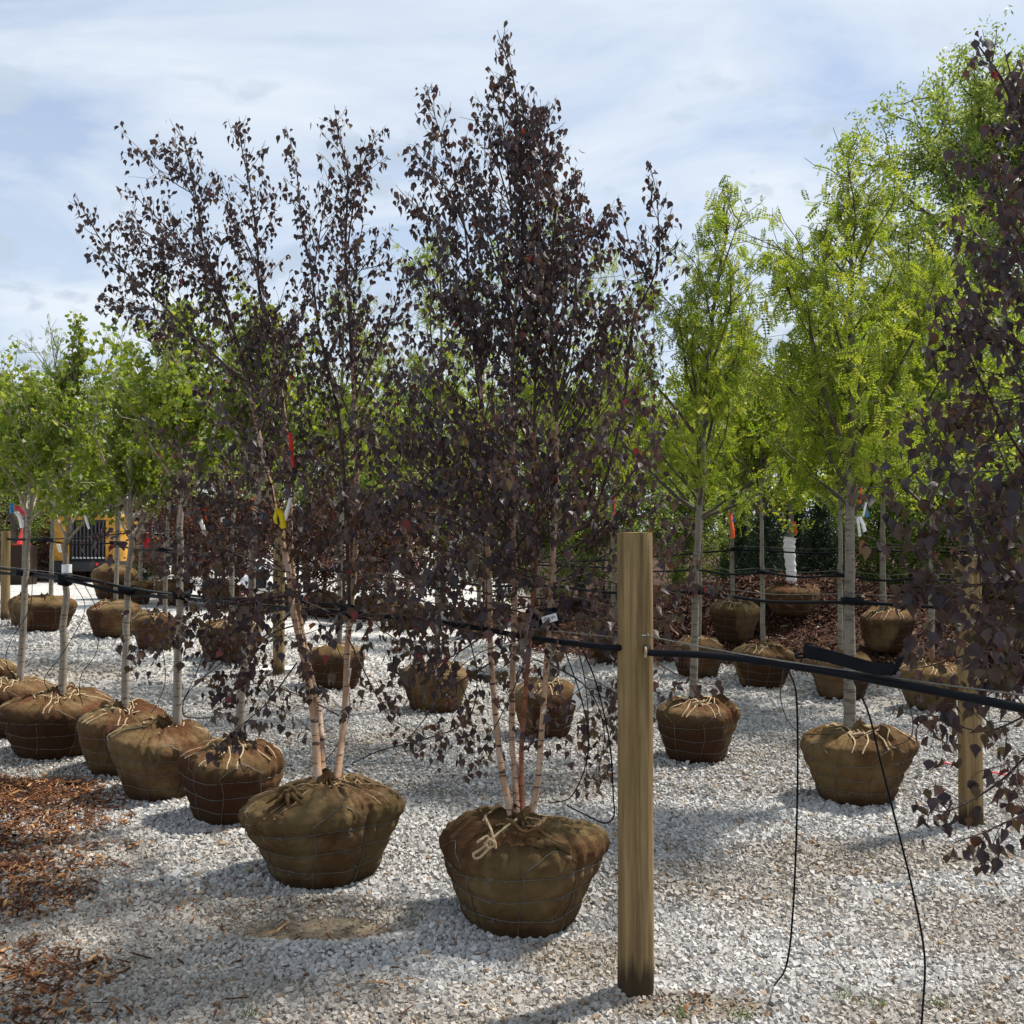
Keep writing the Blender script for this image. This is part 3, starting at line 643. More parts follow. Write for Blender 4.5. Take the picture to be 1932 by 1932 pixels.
# ------------------------------------------------------------------ generic young nursery tree
def young_tree(parent, base, trunk, crown, rs, leafkind, nleaf, trunkmat, branchmat, r0=.032, h0=1.75, topz=4.0, wid=.6, lsize=.05, nl=26, sub=7, asc=1.0, trunk_sides=10):
    """trunk: world polyline from ball top to crown top"""
    L3 = spline(trunk, 5); zs = L3[:, 2]; u = (zs - zs[0]) / (zs[-1] - zs[0]); rr = r0 * (1 - u) ** .7 + .004
    rr[0] *= 1.45; rr[1] *= 1.15
    wob = rs.normal(0, .006, L3.shape); wob[:, 2] = 0; L3 = L3 + wob * u[:, None] * 3
    mb = MB(); tube(mb, L3, rr, trunk_sides); mb.build('trunk', trunkmat, parent)
    br = MB(); cs = []; 
    t0 = max(.02, (base[2] + h0 - zs[0]) / (zs[-1] - zs[0]))
    for k in range(nl):
        t = t0 + (.97 - t0) * ((k + rs.uniform(0, .9)) / nl) ** 1.25
        c = np.array([np.interp(t, u, L3[:, j]) for j in range(3)]); v = (t - t0) / (1 - t0)
        Ln = wid * (1.30 * (1 - v) ** .9 + .30) * rs.uniform(.55, 1.4)
        ang = math.radians(rs.uniform(38, 62) * (1 - .55 * v)); az = k * 2.4 + rs.uniform(-.4, .4)
        d = np.array([math.sin(ang) * math.cos(az), math.sin(ang) * math.sin(az), math.cos(ang) * asc])
        p = limb(rs, c, d, Ln, 7, .06 * asc, .10); tube(br, p, np.linspace(.004 + .011 * Ln * (1 - v * .5), .0022, len(p)), 5)
        cs.append(spline(p[2:], 3)); 
        for j in range(sub):
            tt = rs.uniform(.25, 1); c2, d2, _ = interp_line(p, tt); q = limb(rs, c2, side(rs, d2, math.radians(rs.uniform(25, 65))), Ln * rs.uniform(.25, .5), 4, .05, .16)
            tube(br, q, np.linspace(.0035, .0015, len(q)), 3); cs.append(spline(q[1:], 3))
    cs.append(L3[-4:])
    br.build('branches', branchmat, parent, kind='stuff')
    wgt = np.concatenate([np.full(len(c), np.linalg.norm(c[-1] - c[0]) / len(c) + .01) for c in cs]); C = np.vstack(cs)
    wgt = wgt * (1 - .62 * smooth(.35, 1.0, (C[:, 2] - base[2] - h0) / (zs[-1] - base[2] - h0))); i = rs.choice(len(C), nleaf, p=wgt / wgt.sum()); pos = C[i] + rs.normal(0, .020 if leafkind == 'fan' else .038, (nleaf, 3))
    bv, bf, mat = {'pin': (PIN_V, PIN_F, M_GREEN), 'fan': (FAN_V, FAN_F, M_GINK), 'clump': (CL_V, CL_F, M_GREEN), 'clumpfar': (CL_V, CL_F, M_BGTREE), 'clumpred': (CL_V, CL_F, M_RED)}[leafkind]
    M = hangM(rs, nleaf, lsize, 1.0, .75 if leafkind == 'pin' else 1.1)
    mb = MB(); vscatter(mb, bv, bf, pos, M, np.clip(rs.normal(.5, .25, nleaf), 0, 1), rs, .40, 7); mb.build('foliage', mat, parent, smoothed=False, kind='stuff')

# ================================================================== the three purple birches in the front row
rs = np.random.RandomState(21)
def balled(name, label, cat, px, pyb, w, H, seed, mat, group, res=(128, 64), **kw):
    x, y, R = solve_ball(px, pyb, w); B = Ball(x, y, R, H, seed, kw.pop('roundness', 0), kw.pop('foldamp', 1))
    t = thing(name, label, cat, (x, y, B.z), group)
    build_ball(t, B, mat, res[0], res[1], seed=seed, **kw); return t, B
G_BIRCH = 'purple leaved birches along the front hose'
t1, B1 = balled('birch_tree', 'multi-stemmed purple birch leaning left, yellow ribbon on its stem, ball with a knotted burlap knob', 'tree', 618, 1678, 284, .44, 4, M_BURLAP_OLIVE, G_BIRCH, (220, 110), tw=M_TWINE_BROWN, tr=.0038)
st = [([(605, 1455), (592, 1350), (571, 1230), (553, 1150), (545, 1080), (527, 1000), (506, 900), (482, 790), (470, 720), (445, 637), (423, 568), (387, 480), (372, 382), (352, 284), (335, 237)], M_BARK_BIRCH, .0185, .22, 'stem'),
      ([(618, 1458), (602, 1350), (580, 1250), (565, 1165), (550, 1060), (546, 930), (538, 800), (520, 680), (505, 600), (489, 546), (485, 455), (470, 346), (456, 277), (451, 220)], M_BARK_BIRCH, .0165, .28, 'stem'),
      ([(643, 1460), (650, 1350), (657, 1200), (668, 1080), (674, 950), (670, 800), (665, 700), (660, 619), (652, 473), (656, 328), (640, 260), (631, 198)], M_BARK_BIRCH, .0165, .22, 'stem'),
      ([(660, 1150), (655, 1020), (648, 880), (635, 760), (615, 680), (601, 619), (587, 510), (569, 419), (558, 310), (539, 238)], M_BARK_BIRCH, .014, .15, 'lead')]
ld = [([(470, 720), (441, 702), (350, 620), (296, 564), (240, 517), (187, 447), (142, 370)], .010, .15), ([(335, 604), (299, 586), (250, 580), (197, 576)], .004, .1),
      ([(445, 637), (423, 568), (369, 491), (314, 429), (270, 385), (237, 350)], .007, .2), ([(372, 382), (345, 340), (307, 284)], .004, .1),
      ([(655, 473), (665, 400), (678, 328), (711, 247)], .005, .2), ([(660, 600), (663, 539), (696, 491), (737, 443)], .004, .2), ([(430, 590), (390, 520), (340, 480), (270, 460), (240, 430)], .004, .2),
      ([(400, 520), (330, 470), (280, 440), (235, 400)], .004, .2), ([(500, 560), (470, 470), (440, 400), (415, 330)], .005, .2), ([(590, 520), (605, 430), (620, 350)], .004, .2),
      ([(560, 1150), (500, 1200), (440, 1300), (400, 1340)], .005, .2), ([(655, 1200), (720, 1330), (760, 1370), (820, 1400)], .004, .3), ([(560, 1120), (470, 1130), (400, 1150), (345, 1190)], .005, .2),
      ([(560, 1250), (500, 1330), (440, 1380), (420, 1400)], .004, .3), ([(670, 1000), (740, 900), (770, 800), (775, 700)], .006, .2), ([(665, 760), (720, 640), (750, 560), (770, 470)], .006, .2),
      ([(545, 1080), (440, 1010), (370, 950), (330, 900)], .005, .2), ([(640, 1350), (560, 1310), (480, 1290), (420, 1330)], .004, .3)]
for (p, r, t0) in ld: st.append((p, None, r, t0, 'lead'))
print('leaves', birch(B1, t1, st, None, np.random.RandomState(31), 4.92, .0295, 1.14))

t2, B2 = balled('birch_tree', 'tall dense purple birch with four stems, ball beside the near wooden post', 'tree', 982, 1772, 313, .43, 9, M_BURLAP_OLIVE, G_BIRCH, (220, 110), tw=M_TWINE_BROWN, tr=.0038)
st = [([(968, 1525), (950, 1470), (940, 1400), (926, 1234), (924, 1115), (918, 996), (912, 877), (910, 780), (905, 680), (890, 580), (884, 529), (877, 430), (851, 314), (824, 231), (803, 157)], M_BARK_BIRCH, .0145, .22, 'stem'),
      ([(976, 1530), (972, 1450), (966, 1393), (968, 1234), (972, 1095), (968, 996), (968, 896), (966, 760), (970, 600), (985, 480), (985, 386), (983, 260), (976, 198), (968, 148), (952, 99), (938, 56)], M_BARK_BIRCH, .0145, .22, 'stem'),
      ([(985, 1530), (984, 1450), (985, 1393), (998, 1226), (1010, 1095), (1012, 956), (1008, 837), (1010, 700), (1018, 500), (1012, 350), (1006, 240), (1008, 172)], M_BARK_RED, .011, .30, 'stem'),
      ([(998, 1530), (1014, 1480), (1019, 1420), (1031, 1254), (1039, 1115), (1047, 996), (1051, 877), (1049, 758), (1043, 659), (1040, 520), (1048, 400), (1040, 320), (1044, 252)], M_BARK_BIRCH, .0140, .22, 'stem')]
ld = [([(1045, 780), (1070, 680), (1083, 577), (1091, 466), (1089, 386), (1089, 320)], .008, .2), ([(1088, 480), (1110, 440), (1147, 408)], .003, .1),
      ([(1056, 1010), (1111, 984), (1150, 880), (1180, 740), (1195, 610), (1231, 529), (1244, 480), (1242, 414), (1237, 357), (1224, 304)], .009, .3), ([(1225, 530), (1205, 500), (1190, 466)], .003, .1),
      ([(968, 400), (955, 290), (946, 212), (923, 162)], .004, .2), ([(890, 460), (850, 370), (818, 324), (785, 286)], .005, .2), ([(890, 520), (850, 450), (818, 417), (788, 394)], .004, .2),
      ([(905, 700), (870, 620), (830, 560), (790, 500)], .005, .2), ([(1010, 600), (1040, 480), (1060, 400), (1075, 350)], .006, .2), ([(1050, 860), (1110, 760), (1140, 650), (1150, 540)], .007, .2),
      ([(1057, 1010), (1111, 984), (1170, 925), (1220, 850), (1270, 760)], .007, .3), ([(968, 1000), (880, 930), (800, 880), (740, 820)], .006, .3), ([(918, 1000), (830, 940), (770, 850), (720, 700)], .006, .3),
      ([(1045, 1100), (1120, 1080), (1200, 1070), (1290, 1010)], .006, .3), ([(925, 1150), (840, 1150), (770, 1200), (740, 1250)], .005, .3), ([(926, 1250), (850, 1300), (790, 1370), (770, 1400)], .004, .3),
      ([(1035, 1180), (1090, 1230), (1110, 1350), (1105, 1480)], .004, .3), ([(1035, 1250), (1110, 1300), (1140, 1380), (1130, 1450)], .004, .3), ([(940, 1180), (850, 1240), (800, 1260), (700, 1290)], .004, .3),
      ([(990, 1250), (960, 1320), (920, 1400), (905, 1440)], .003, .4), ([(1040, 1120), (1150, 1150), (1240, 1250), (1330, 1290), (1370, 1280)], .005, .4), ([(1045, 1060), (1160, 1100), (1270, 1110), (1350, 1090)], .005, .3),
      ([(985, 480), (960, 380), (930, 280), (915, 230)], .005, .2), ([(985, 420), (1020, 330), (1035, 230)], .005, .2), ([(1010, 700), (960, 560), (930, 420), (900, 330)], .006, .2), ([(970, 640), (940, 500), (905, 400), (880, 330)], .005, .2),
      ([(1043, 659), (1070, 560), (1060, 470), (1068, 420)], .005, .2), ([(1012, 350), (990, 260), (1000, 200)], .003, .2), ([(985, 386), (1010, 300), (1025, 200)], .003, .2)]
for (p, r, t0) in ld: st.append((p, None, r, t0, 'lead'))
print('leaves', birch(B2, t2, st, None, np.random.RandomState(32), 4.32, .0310, 1.16))

x3, y3, R3 = 1.86, 2.95, .34; B3 = Ball(x3, y3, R3, .42, 15)
t3 = thing('birch_tree', 'purple birch at the right edge with large dark leaves hanging over the hose', 'tree', (x3, y3, B3.z), G_BIRCH)
build_ball(t3, B3, M_BURLAP_OLIVE, 96, 48, seed=15, tw=M_TWINE_BROWN)
st = [([(2160, 1500), (2120, 1200), (2080, 1000), (2010, 600), (1960, 330), (1900, 170), (1838, 74)], M_BARK_BIRCH, .020, .25, 'stem'), ([(2175, 1500), (2160, 1100), (2110, 800), (2060, 400), (2000, 100), (1960, -60)], M_BARK_BIRCH, .02, .3, 'stem'),
      ([(2190, 1500), (2200, 1000), (2190, 500), (2150, 0)], M_BARK_BIRCH, .02, .3, 'stem')]
ld = [([(2120, 1150), (2000, 1110), (1913, 1072), (1822, 905), (1760, 820), (1690, 778)], .006, .2), ([(2120, 1180), (1950, 1160), (1800, 1120), (1720, 1026), (1680, 940), (1650, 870)], .006, .25),
      ([(2120, 1250), (1950, 1190), (1850, 1225), (1760, 1255), (1700, 1260)], .005, .3), ([(2120, 1330), (1970, 1400), (1880, 1480), (1790, 1530), (1745, 1520)], .005, .35), ([(2120, 1330), (1980, 1500), (1880, 1560), (1800, 1590)], .004, .5),
      ([(2060, 650), (1960, 330), (1915, 170), (1895, 95)], .005, .2), ([(2070, 560), (1985, 250), (1935, 110)], .005, .2), ([(2080, 850), (1950, 600), (1860, 460), (1800, 410)], .005, .2), ([(2060, 800), (1940, 660), (1850, 620), (1790, 690)], .005, .2), ([(2120, 1300), (1980, 1330), (1860, 1380), (1760, 1350), (1725, 1380)], .004, .35), ([(2110, 1050), (1980, 930), (1870, 760), (1800, 600), (1770, 540)], .006, .2), ([(2080, 900), (1990, 680), (1920, 480), (1860, 330), (1800, 262)], .006, .2),
      ([(2080, 900), (1970, 780), (1870, 620), (1800, 480)], .005, .2), ([(2120, 1120), (1960, 1040), (1850, 980), (1760, 960)], .005, .2), ([(2120, 1100), (1990, 1000), (1900, 880), (1830, 700)], .006, .2),
      ([(2130, 1200), (1990, 1230), (1900, 1290), (1830, 1330)], .004, .3), ([(2050, 700), (1960, 500), (1900, 400), (1880, 300)], .005, .2), ([(2030, 500), (1960, 300), (1930, 200), (1905, 150)], .005, .2),
      ([(2120, 1150), (1970, 1090), (1880, 1100), (1740, 1110), (1690, 1130)], .004, .3)]
for (p, r, t0) in ld: st.append((p, None, r, t0, 'lead'))
print('leaves', birch(B3, t3, st, None, np.random.RandomState(33), 2.85, .0315, 1.14, lenk=.76))

# burlap knob and loops on the two near balls
def knob(parent, c, R, mat, name='burlap_knot'):
    mb = MB(); rs = np.random.RandomState(3); na, nt_ = 26, 18
    th = np.linspace(0, 2 * math.pi, na, endpoint=False); ph = np.linspace(.05, math.pi - .05, nt_); PH, TH = np.meshgrid(ph, th, indexing='ij')
    r = R * (1 + .13 * np.sin(TH * 3 + PH * 5) + .07 * np.sin(TH * 5 - PH * 7)); V = np.stack([r * np.sin(PH) * np.cos(TH), r * np.sin(PH) * np.sin(TH), r * .85 * np.cos(PH)], -1).reshape(-1, 3) + c
    i = np.arange(nt_ - 1)[:, None] * na; j = np.arange(na)[None]; j2 = (j + 1) % na; mb.add(V, np.stack([i + j, i + j2, i + na + j2, i + na + j], -1).reshape(-1, 4))
    for k in range(9):
        a = k * .7; p = spline([c + [R * .5 * math.cos(a), R * .5 * math.sin(a), -R * .2], c + [R * 1.7 * math.cos(a), R * 1.7 * math.sin(a) , -R * .75], c + [R * 2.8 * math.cos(a), R * 2.3 * math.sin(a), -R * 1.45]], 6)
        tube(mb, p, np.linspace(R * .42, R * .12, len(p)), 8)
    q = np.linspace(0, 5.4, 22); w = np.stack([np.cos(q) * R * .95, np.full(22, -R * .25) + np.sin(q * .5) * R * -.4, np.sin(q) * R * .75], -1) + c; tube(mb, w, R * .27, 8)
    return mb.build(name, mat, parent)
knob(t1, P(543, 1492, B1.y - .24), .034, M_BURLAP_OLIVE)
def ropes(parent, lines, r, mat, name='rope_loop'):
    mb = MB()
    for l in lines: 
        p = spline(l, 7); tube(mb, p, r, 6)
        u = np.arange(len(p)) * 1.1; d, a, b = frames(p); tube(mb, p + a * (np.cos(u) * r * .7)[:, None] + b * (np.sin(u) * r * .7)[:, None], r * .75, 5)
    mb.build(name, mat, parent)
D = B2.y - B2.R * .93
ropes(t2, [[P(x, y, D - dd) for x, y, dd in ((975, 1545, -.10), (930, 1580, -.02), (908, 1602, .012), (893, 1612, .02), (900, 1620, .022), (918, 1606, .018), (926, 1590, .012), (918, 1578, .008), (900, 1590, .015))],
           [P(x, y, D - dd) for x, y, dd in ((928, 1585, .01), (936, 1600, .014), (928, 1570, .0), (915, 1540, -.06))],
           [P(x, y, D - dd) for x, y, dd in ((915, 1592, .02), (924, 1584, .03), (933, 1592, .02), (924, 1600, .02), (915, 1592, .02))]], .0045, M_TWINE)
mbk = MB()
for dz, rr_ in ((0, .013), (10, .011), (-7, .009)):
    p = spline([P(955, 1556 + dz, D + .10), P(985, 1573 + dz, D + .045), P(1012, 1578 + dz * 1.3, D + .03), P(1040, 1587 + dz, D + .035), P(1075, 1612 + dz, D + .055)], 7); u = np.arange(len(p)) * .5
    tube(mbk, p + np.stack([np.zeros(len(p)), np.sin(u + dz) * .008, np.cos(u + dz) * .008], -1), rr_ * (1 + .3 * np.sin(u * 2.1 + dz)), 8)
mbk.build('twisted_burlap', M_BURLAP_OLIVE, t2)

# ================================================================== nursery trees, rows
def trunkline(B, pts_px, topz, topx=0.0):
    y = B.y; line = [B.top() - [0, 0, .03]]
    for k, (px, py) in enumerate(pts_px): line.append(P(px, py, y))
    line[0][0] = line[1][0] if abs(line[0][0] - line[1][0]) < .0 else line[0][0]
    line.append(np.array([line[-1][0] + topx, y + .05, topz + B.z])); return line
TREES = {}
def row_tree(key, label, px, pyb, w, H, seed, mat, group, trunk_px, topz, kind, nleaf, r0=.032, wid=.6, h0=1.75, res=(72, 40), topx=0.0, tmat=None, bmat=None, lsize=None, nl=26, sub=7, twine=True, hooks=False, cat='tree', name=None, asc=1.0, roundness=.3):
    names = {'fan': 'ginkgo_tree', 'pin': 'locust_tree', 'clump': 'locust_tree', 'clumpfar': 'shade_tree', 'clumpred': 'maple_tree'}
    x, y, R = solve_ball(px, pyb, w); B = Ball(x, y, R, H, seed, roundness, 1.15)
    t = thing(name or names[kind], label, cat, (x, y, B.z), group)
    build_ball(t, B, mat, res[0], res[1], seed=seed, twine=twine, hooks=hooks)
    r = np.random.RandomState(seed + 500); tl = trunkline(B, trunk_px, topz, topx)
    if trunk_px: tl[0] = np.array([tl[1][0] + (P(trunk_px[0][0], trunk_px[0][1], y)[0] - tl[1][0]), y, B.z + H * .97])
    ls = lsize or {'fan': .037, 'pin': .088, 'clump': .095, 'clumpfar': .12, 'clumpred': .09}[kind]
    if kind == 'fan': asc = 1.5
    young_tree(t, np.array([x, y, B.z]), tl, None, r, kind, nleaf, tmat or (M_BARK_PALE if kind == 'fan' else M_BARK_GREY), bmat or (M_BRANCH_PALE if kind == 'fan' else M_BRANCH), r0, h0, topz, wid, ls, nl, sub, asc)
    TREES[key] = (t, B); return t, B
GR1 = 'pale trunked ginkgo trees in the front row'
row_tree('A0', 'ginkgo whose ball is cut by the left edge, farthest of the front row', -25, 1345, 130, .42, 41, M_BURLAP, GR1, [(-20, 1262), (-15, 1080), (-12, 950)], 2.75, 'fan', 2400, .022, .5)
row_tree('B0', 'ginkgo with a tilted trunk and a pink ribbon at its first fork', 22, 1395, 160, .42, 42, M_BURLAP, GR1, [(38, 1287), (46, 1130), (55, 985), (60, 860)], 2.65, 'fan', 3000, .0235, .5, h0=1.6)
row_tree('B1', 'ginkgo with a white band on its trunk above a wide oval ball', 109, 1435, 191, .43, 43, M_BURLAP, GR1, [(117, 1301), (122, 1150), (127, 1000), (132, 850), (133, 740)], 2.9, 'fan', 3500, .0235, .5, topx=.1, res=(110, 56), h0=1.5)
row_tree('B2', 'ginkgo in a rusty brown burlap ball laced with pale rope', 230, 1465, 162, .43, 44, M_BURLAP, GR1, [(236, 1328), (239, 1180), (245, 1020), (250, 860), (258, 740)], 2.6, 'fan', 3300, .0225, .5, res=(110, 56), h0=1.5)
row_tree('B3', 'ginkgo with a straight scarred trunk and a dark tapering ball', 311, 1513, 178, .44, 45, M_BURLAP, GR1, [(334, 1362), (338, 1180), (341, 1000), (345, 840), (348, 700)], 2.85, 'fan', 3600, .023, .55, res=(120, 60))
row_tree('B4', 'ginkgo half hidden by the birch, trunk curving right out of a rope tangled ball', 445, 1558, 194, .43, 46, M_BURLAP, GR1, [(449, 1392), (460, 1260), (470, 1160), (479, 1000), (484, 850)], 2.7, 'fan', 3000, .0235, .5, res=(130, 64))
GR2 = 'nursery trees in the second row'
row_tree('C0', 'locust in the second row behind the tilted ginkgo trunk at far left', 85, 1193, 112, .45, 51, M_BURLAP_GOLD, GR2, [(96, 1130), (98, 1040), (104, 900)], 3.9, 'pin', 900, .026, .7, twine=False)
row_tree('C1', 'second row locust directly left of the ball touching its neighbour', 216, 1205, 98, .45, 52, M_BURLAP, GR2, [(218, 1136), (222, 1030), (226, 900)], 3.6, 'pin', 900, .026, .7)
row_tree('C2', 'second row locust with a dark ball between the two front ginkgo trunks', 295, 1230, 84, .45, 53, M_BURLAP, GR2, [(311, 1158), (314, 1040), (320, 900)], 3.9, 'pin', 1000, .025, .7)
row_tree('C3', 'second row locust just left of the middle wooden post', 435, 1252, 112, .47, 54, M_BURLAP_GOLD, GR2, [(436, 1186), (438, 1040), (440, 900)], 3.9, 'pin', 1100, .025, .75)
row_tree('C4', 'second row locust with its golden ball behind the leaning birch stems', 633, 1302, 116, .44, 55, M_BURLAP_GOLD, GR2, [(640, 1215), (642, 1050), (646, 900)], 4.0, 'pin', 1500, .025, .75)
row_tree('C5', 'second row locust between the two big birches, ball veiled by purple leaves', 822, 1345, 126, .44, 56, M_BURLAP, GR2, [(825, 1240), (826, 1050), (830, 900)], 4.2, 'pin', 1700, .025, .75)
row_tree('C6', 'second row locust directly behind the four stemmed birch', 1030, 1395, 122, .44, 57, M_BURLAP_GOLD, GR2, [(1040, 1290), (1042, 1100), (1045, 900)], 4.2, 'pin', 1700, .025, .75)
row_tree('C7', 'grey trunked locust just right of the near post, purple birch leaves across its ball', 1312, 1441, 152, .43, 58, M_BURLAP, GR2, [(1308, 1312), (1311, 1180), (1315, 1020), (1328, 850), (1335, 700), (1350, 560)], 4.05, 'pin', 2500, .025, .62, res=(120, 60), topx=.12, h0=1.7, nl=30)
row_tree('C8', 'tall locust with a smooth grey trunk and a wide ruffled ball on open gravel', 1610, 1523, 196, .44, 59, M_BURLAP_GOLD, GR2, [(1603, 1365), (1603, 1200), (1603, 1000), (1607, 820), (1607, 620), (1604, 500)], 3.82, 'pin', 3200, .0325, .68, res=(180, 90), hooks=True, h0=1.7, nl=34, roundness=0)
GR3 = 'nursery trees in the third row'
row_tree('D1', 'locust tree seen just left of the near post, third row', 1135, 1255, 70, .44, 61, M_BURLAP_GOLD, GR3, [(1157, 1190), (1157, 1080), (1158, 950)], 4.0, 'clump', 1400, .026, .7)
row_tree('D2', 'locust tree with its ball behind the grey trunk right of the near post', 1315, 1280, 100, .44, 62, M_BURLAP, GR3, [(1318, 1205), (1320, 1080), (1322, 950)], 3.4, 'clump', 1500, .026, .75)
row_tree('D3', 'thin straight locust in front of the mulch bank, round ball under the hose', 1436, 1300, 108, .44, 63, M_BURLAP_GOLD, GR3, [(1440, 1215), (1438, 1080), (1436, 950)], 3.2, 'clump', 1500, .023, .75, res=(90, 48))
row_tree('D4', 'locust with a ball partly hidden by the tall grey trunk', 1585, 1322, 116, .44, 64, M_BURLAP, GR3, [(1586, 1230), (1585, 1080), (1584, 950)], 3.5, 'clump', 1500, .023, .75, res=(90, 48))
row_tree('D5', 'locust rooted left of the right wooden post under hanging birch leaves', 1755, 1343, 116, .43, 65, M_BURLAP_GOLD, GR3, [(1757, 1250), (1757, 1080), (1757, 950)], 3.9, 'clump', 1500, .025, .75, res=(90, 48))
GR4 = 'nursery trees in the fourth row'
row_tree('E1', 'tree with an orange ribbon on its thin trunk and a mossy golden ball', 1386, 1222, 90, .54, 71, M_BURLAP_GOLD, GR4, [(1383, 1143), (1381, 1050), (1380, 950)], 3.9, 'clumpfar', 1300, .028, .8, res=(80, 44), roundness=0)
row_tree('E2', 'tree with a broad golden ball behind the black rubber sleeve', 1670, 1242, 100, .50, 72, M_BURLAP_GOLD, GR4, [(1666, 1165), (1665, 1050), (1664, 950)], 3.7, 'clumpfar', 1300, .034, .8)
row_tree('E3', 'tree at the right edge with a golden ball behind the purple leaves', 1905, 1248, 96, .50, 73, M_BURLAP_GOLD, GR4, [(1850, 1190), (1838, 1060), (1825, 960)], 3.6, 'clumpfar', 1200, .034, .8)
GR5 = 'balled trees waiting in the left rear yard'
for k, (px, pyb, w, H, topz, lab, kd, m) in enumerate([
        (216, 1131, 82, .62, 2.9, 'big pale ball by the yellow loader, short tree', 'clumpfar', M_BURLAP_GOLD), (42, 1182, 44, .42, 3.3, 'small reddish ball tucked beside the far left post', 'clumpfar', M_BURLAP),
        (262, 1141, 50, .40, 3.2, 'tree with a low ball right of the big pale one', 'clumpfar', M_BURLAP), (330, 1143, 70, .42, 2.4, 'red leaved maple behind the scarred ginkgo trunk', 'clumpred', M_BURLAP),
        (418, 1150, 70, .45, 2.3, 'red leaved maple behind the leaning birch, left one', 'clumpred', M_BURLAP_GOLD), (515, 1150, 80, .45, 3.3, 'tree with a ball behind the white sacks', 'clumpfar', M_BURLAP_GOLD),
        (610, 1165, 74, .45, 2.4, 'red leaved maple between the two birches', 'clumpred', M_BURLAP_GOLD), (705, 1170, 70, .45, 3.6, 'rear tree left of the four stemmed birch', 'clumpfar', M_BURLAP_GOLD),
        (765, 1188, 76, .45, 2.3, 'low red maple behind the gap between birches', 'clumpred', M_BURLAP_GOLD), (900, 1205, 80, .45, 3.9, 'rear tree directly behind the middle of the tall birch', 'clumpfar', M_BURLAP_GOLD), (1010, 1222, 84, .45, 3.9, 'rear tree showing between the right stems of the tall birch', 'clumpfar', M_BURLAP_GOLD)]):
    row_tree('F%d' % k, lab, px, pyb, w, H, 80 + k, m, GR5, [(px + 3, pyb - 60), (px + 4, pyb - 130)], topz, kd, 900, .03, .75 if kd == 'clumpred' else .7, .5 if kd == 'clumpred' else 1.6, (56, 32), nl=20, sub=6, twine=False, asc=.8)

# ball sunk in the mulch bank with a white wrapped trunk
x, y, R = 3.75, 13.6, .40; x = (1493 - CX) / F * y; B = Ball(x, y, .385, .42, 95, .3); B.z = float(P(1493, 1163, y)[2])
t = thing('shade_tree', 'tree with a white plastic wrapped trunk, ball perched on the mulch bank', 'tree', (x, y, B.z)); build_ball(t, B, M_BURLAP, 72, 40, seed=95, twine=False)
tl = [np.array([x, y, B.z + .40]), P(1493, 1000, y), P(1492, 900, y), np.array([x, y, 4.0])]
young_tree(t, np.array([x, y, B.z]), tl, None, np.random.RandomState(95), 'clumpfar', 1500, M_BARK_GREY, M_BRANCH, .035, 1.55, 4, .75, .12)
mb = MB(); pw = spline([P(1494, 1109, y), P(1493, 1085, y), P(1491, 1060, y), P(1489, 1030, y), P(1491, 1014, y)], 6); tube(mb, pw, .075 * (1 + .10 * np.sin(np.arange(len(pw)) * 1.9)) * np.linspace(.8, 1.1, len(pw)), 12, cap=True)
mb.build('trunk_wrap', M_WHITE, t)
x5, y5 = B.x, B.y
mb = MB(); r = np.random.RandomState(5); xx = x5 + r.normal(0, .17, 420); yy = y5 + r.normal(0, .17, 420); chips(mb, xx, yy, np.full(420, B.z + .41) + r.uniform(0, .07, 420) - .9 * ((xx - x5) ** 2 + (yy - y5) ** 2), r, .03, .08, flat=.5)
o = mb.build('mulch_heap', M_MULCH, smoothed=False); tag(o, 'brown mulch heaped on the ball with the white wrapped trunk', 'mulch', kind='stuff')
# mulch built up around that ball
mb = MB(); nn = 14000; a = r.uniform(0, 6.28, nn); q = np.sqrt(r.uniform(0, 1, nn)); xx = x5 + .1 + np.cos(a) * q * 2.6; yy = y5 + .9 + np.sin(a) * q * 1.3
zz2 = gz(xx, yy) + np.maximum(0, .42 * (1 - q ** 1.6)) + r.uniform(-.02, .05, nn); chips(mb, xx, yy, zz2, r, .03, .10, flat=.5)
na = 48; ths = np.linspace(0, 2 * math.pi, na, endpoint=False); qs = np.linspace(0, 1.02, 12); QQ, TT = np.meshgrid(qs, ths, indexing='ij'); Xc = x5 + .1 + np.cos(TT) * QQ * 2.6; Yc = y5 + .9 + np.sin(TT) * QQ * 1.3
V = np.stack([Xc, Yc, gz(Xc, Yc) + np.maximum(-.05, .42 * (1 - QQ ** 1.6) - .02)], -1).reshape(-1, 3); i = np.arange(11)[:, None] * na; j = np.arange(na)[None]; j2 = (j + 1) % na
mb.add(V, np.stack([i + j, i + j2, i + na + j2, i + na + j], -1).reshape(-1, 4), .15)
o = mb.build('mulch_mound', M_MULCH, smoothed=False); tag(o, 'mound of shredded bark mulch at the right rear', 'mulch', kind='stuff')

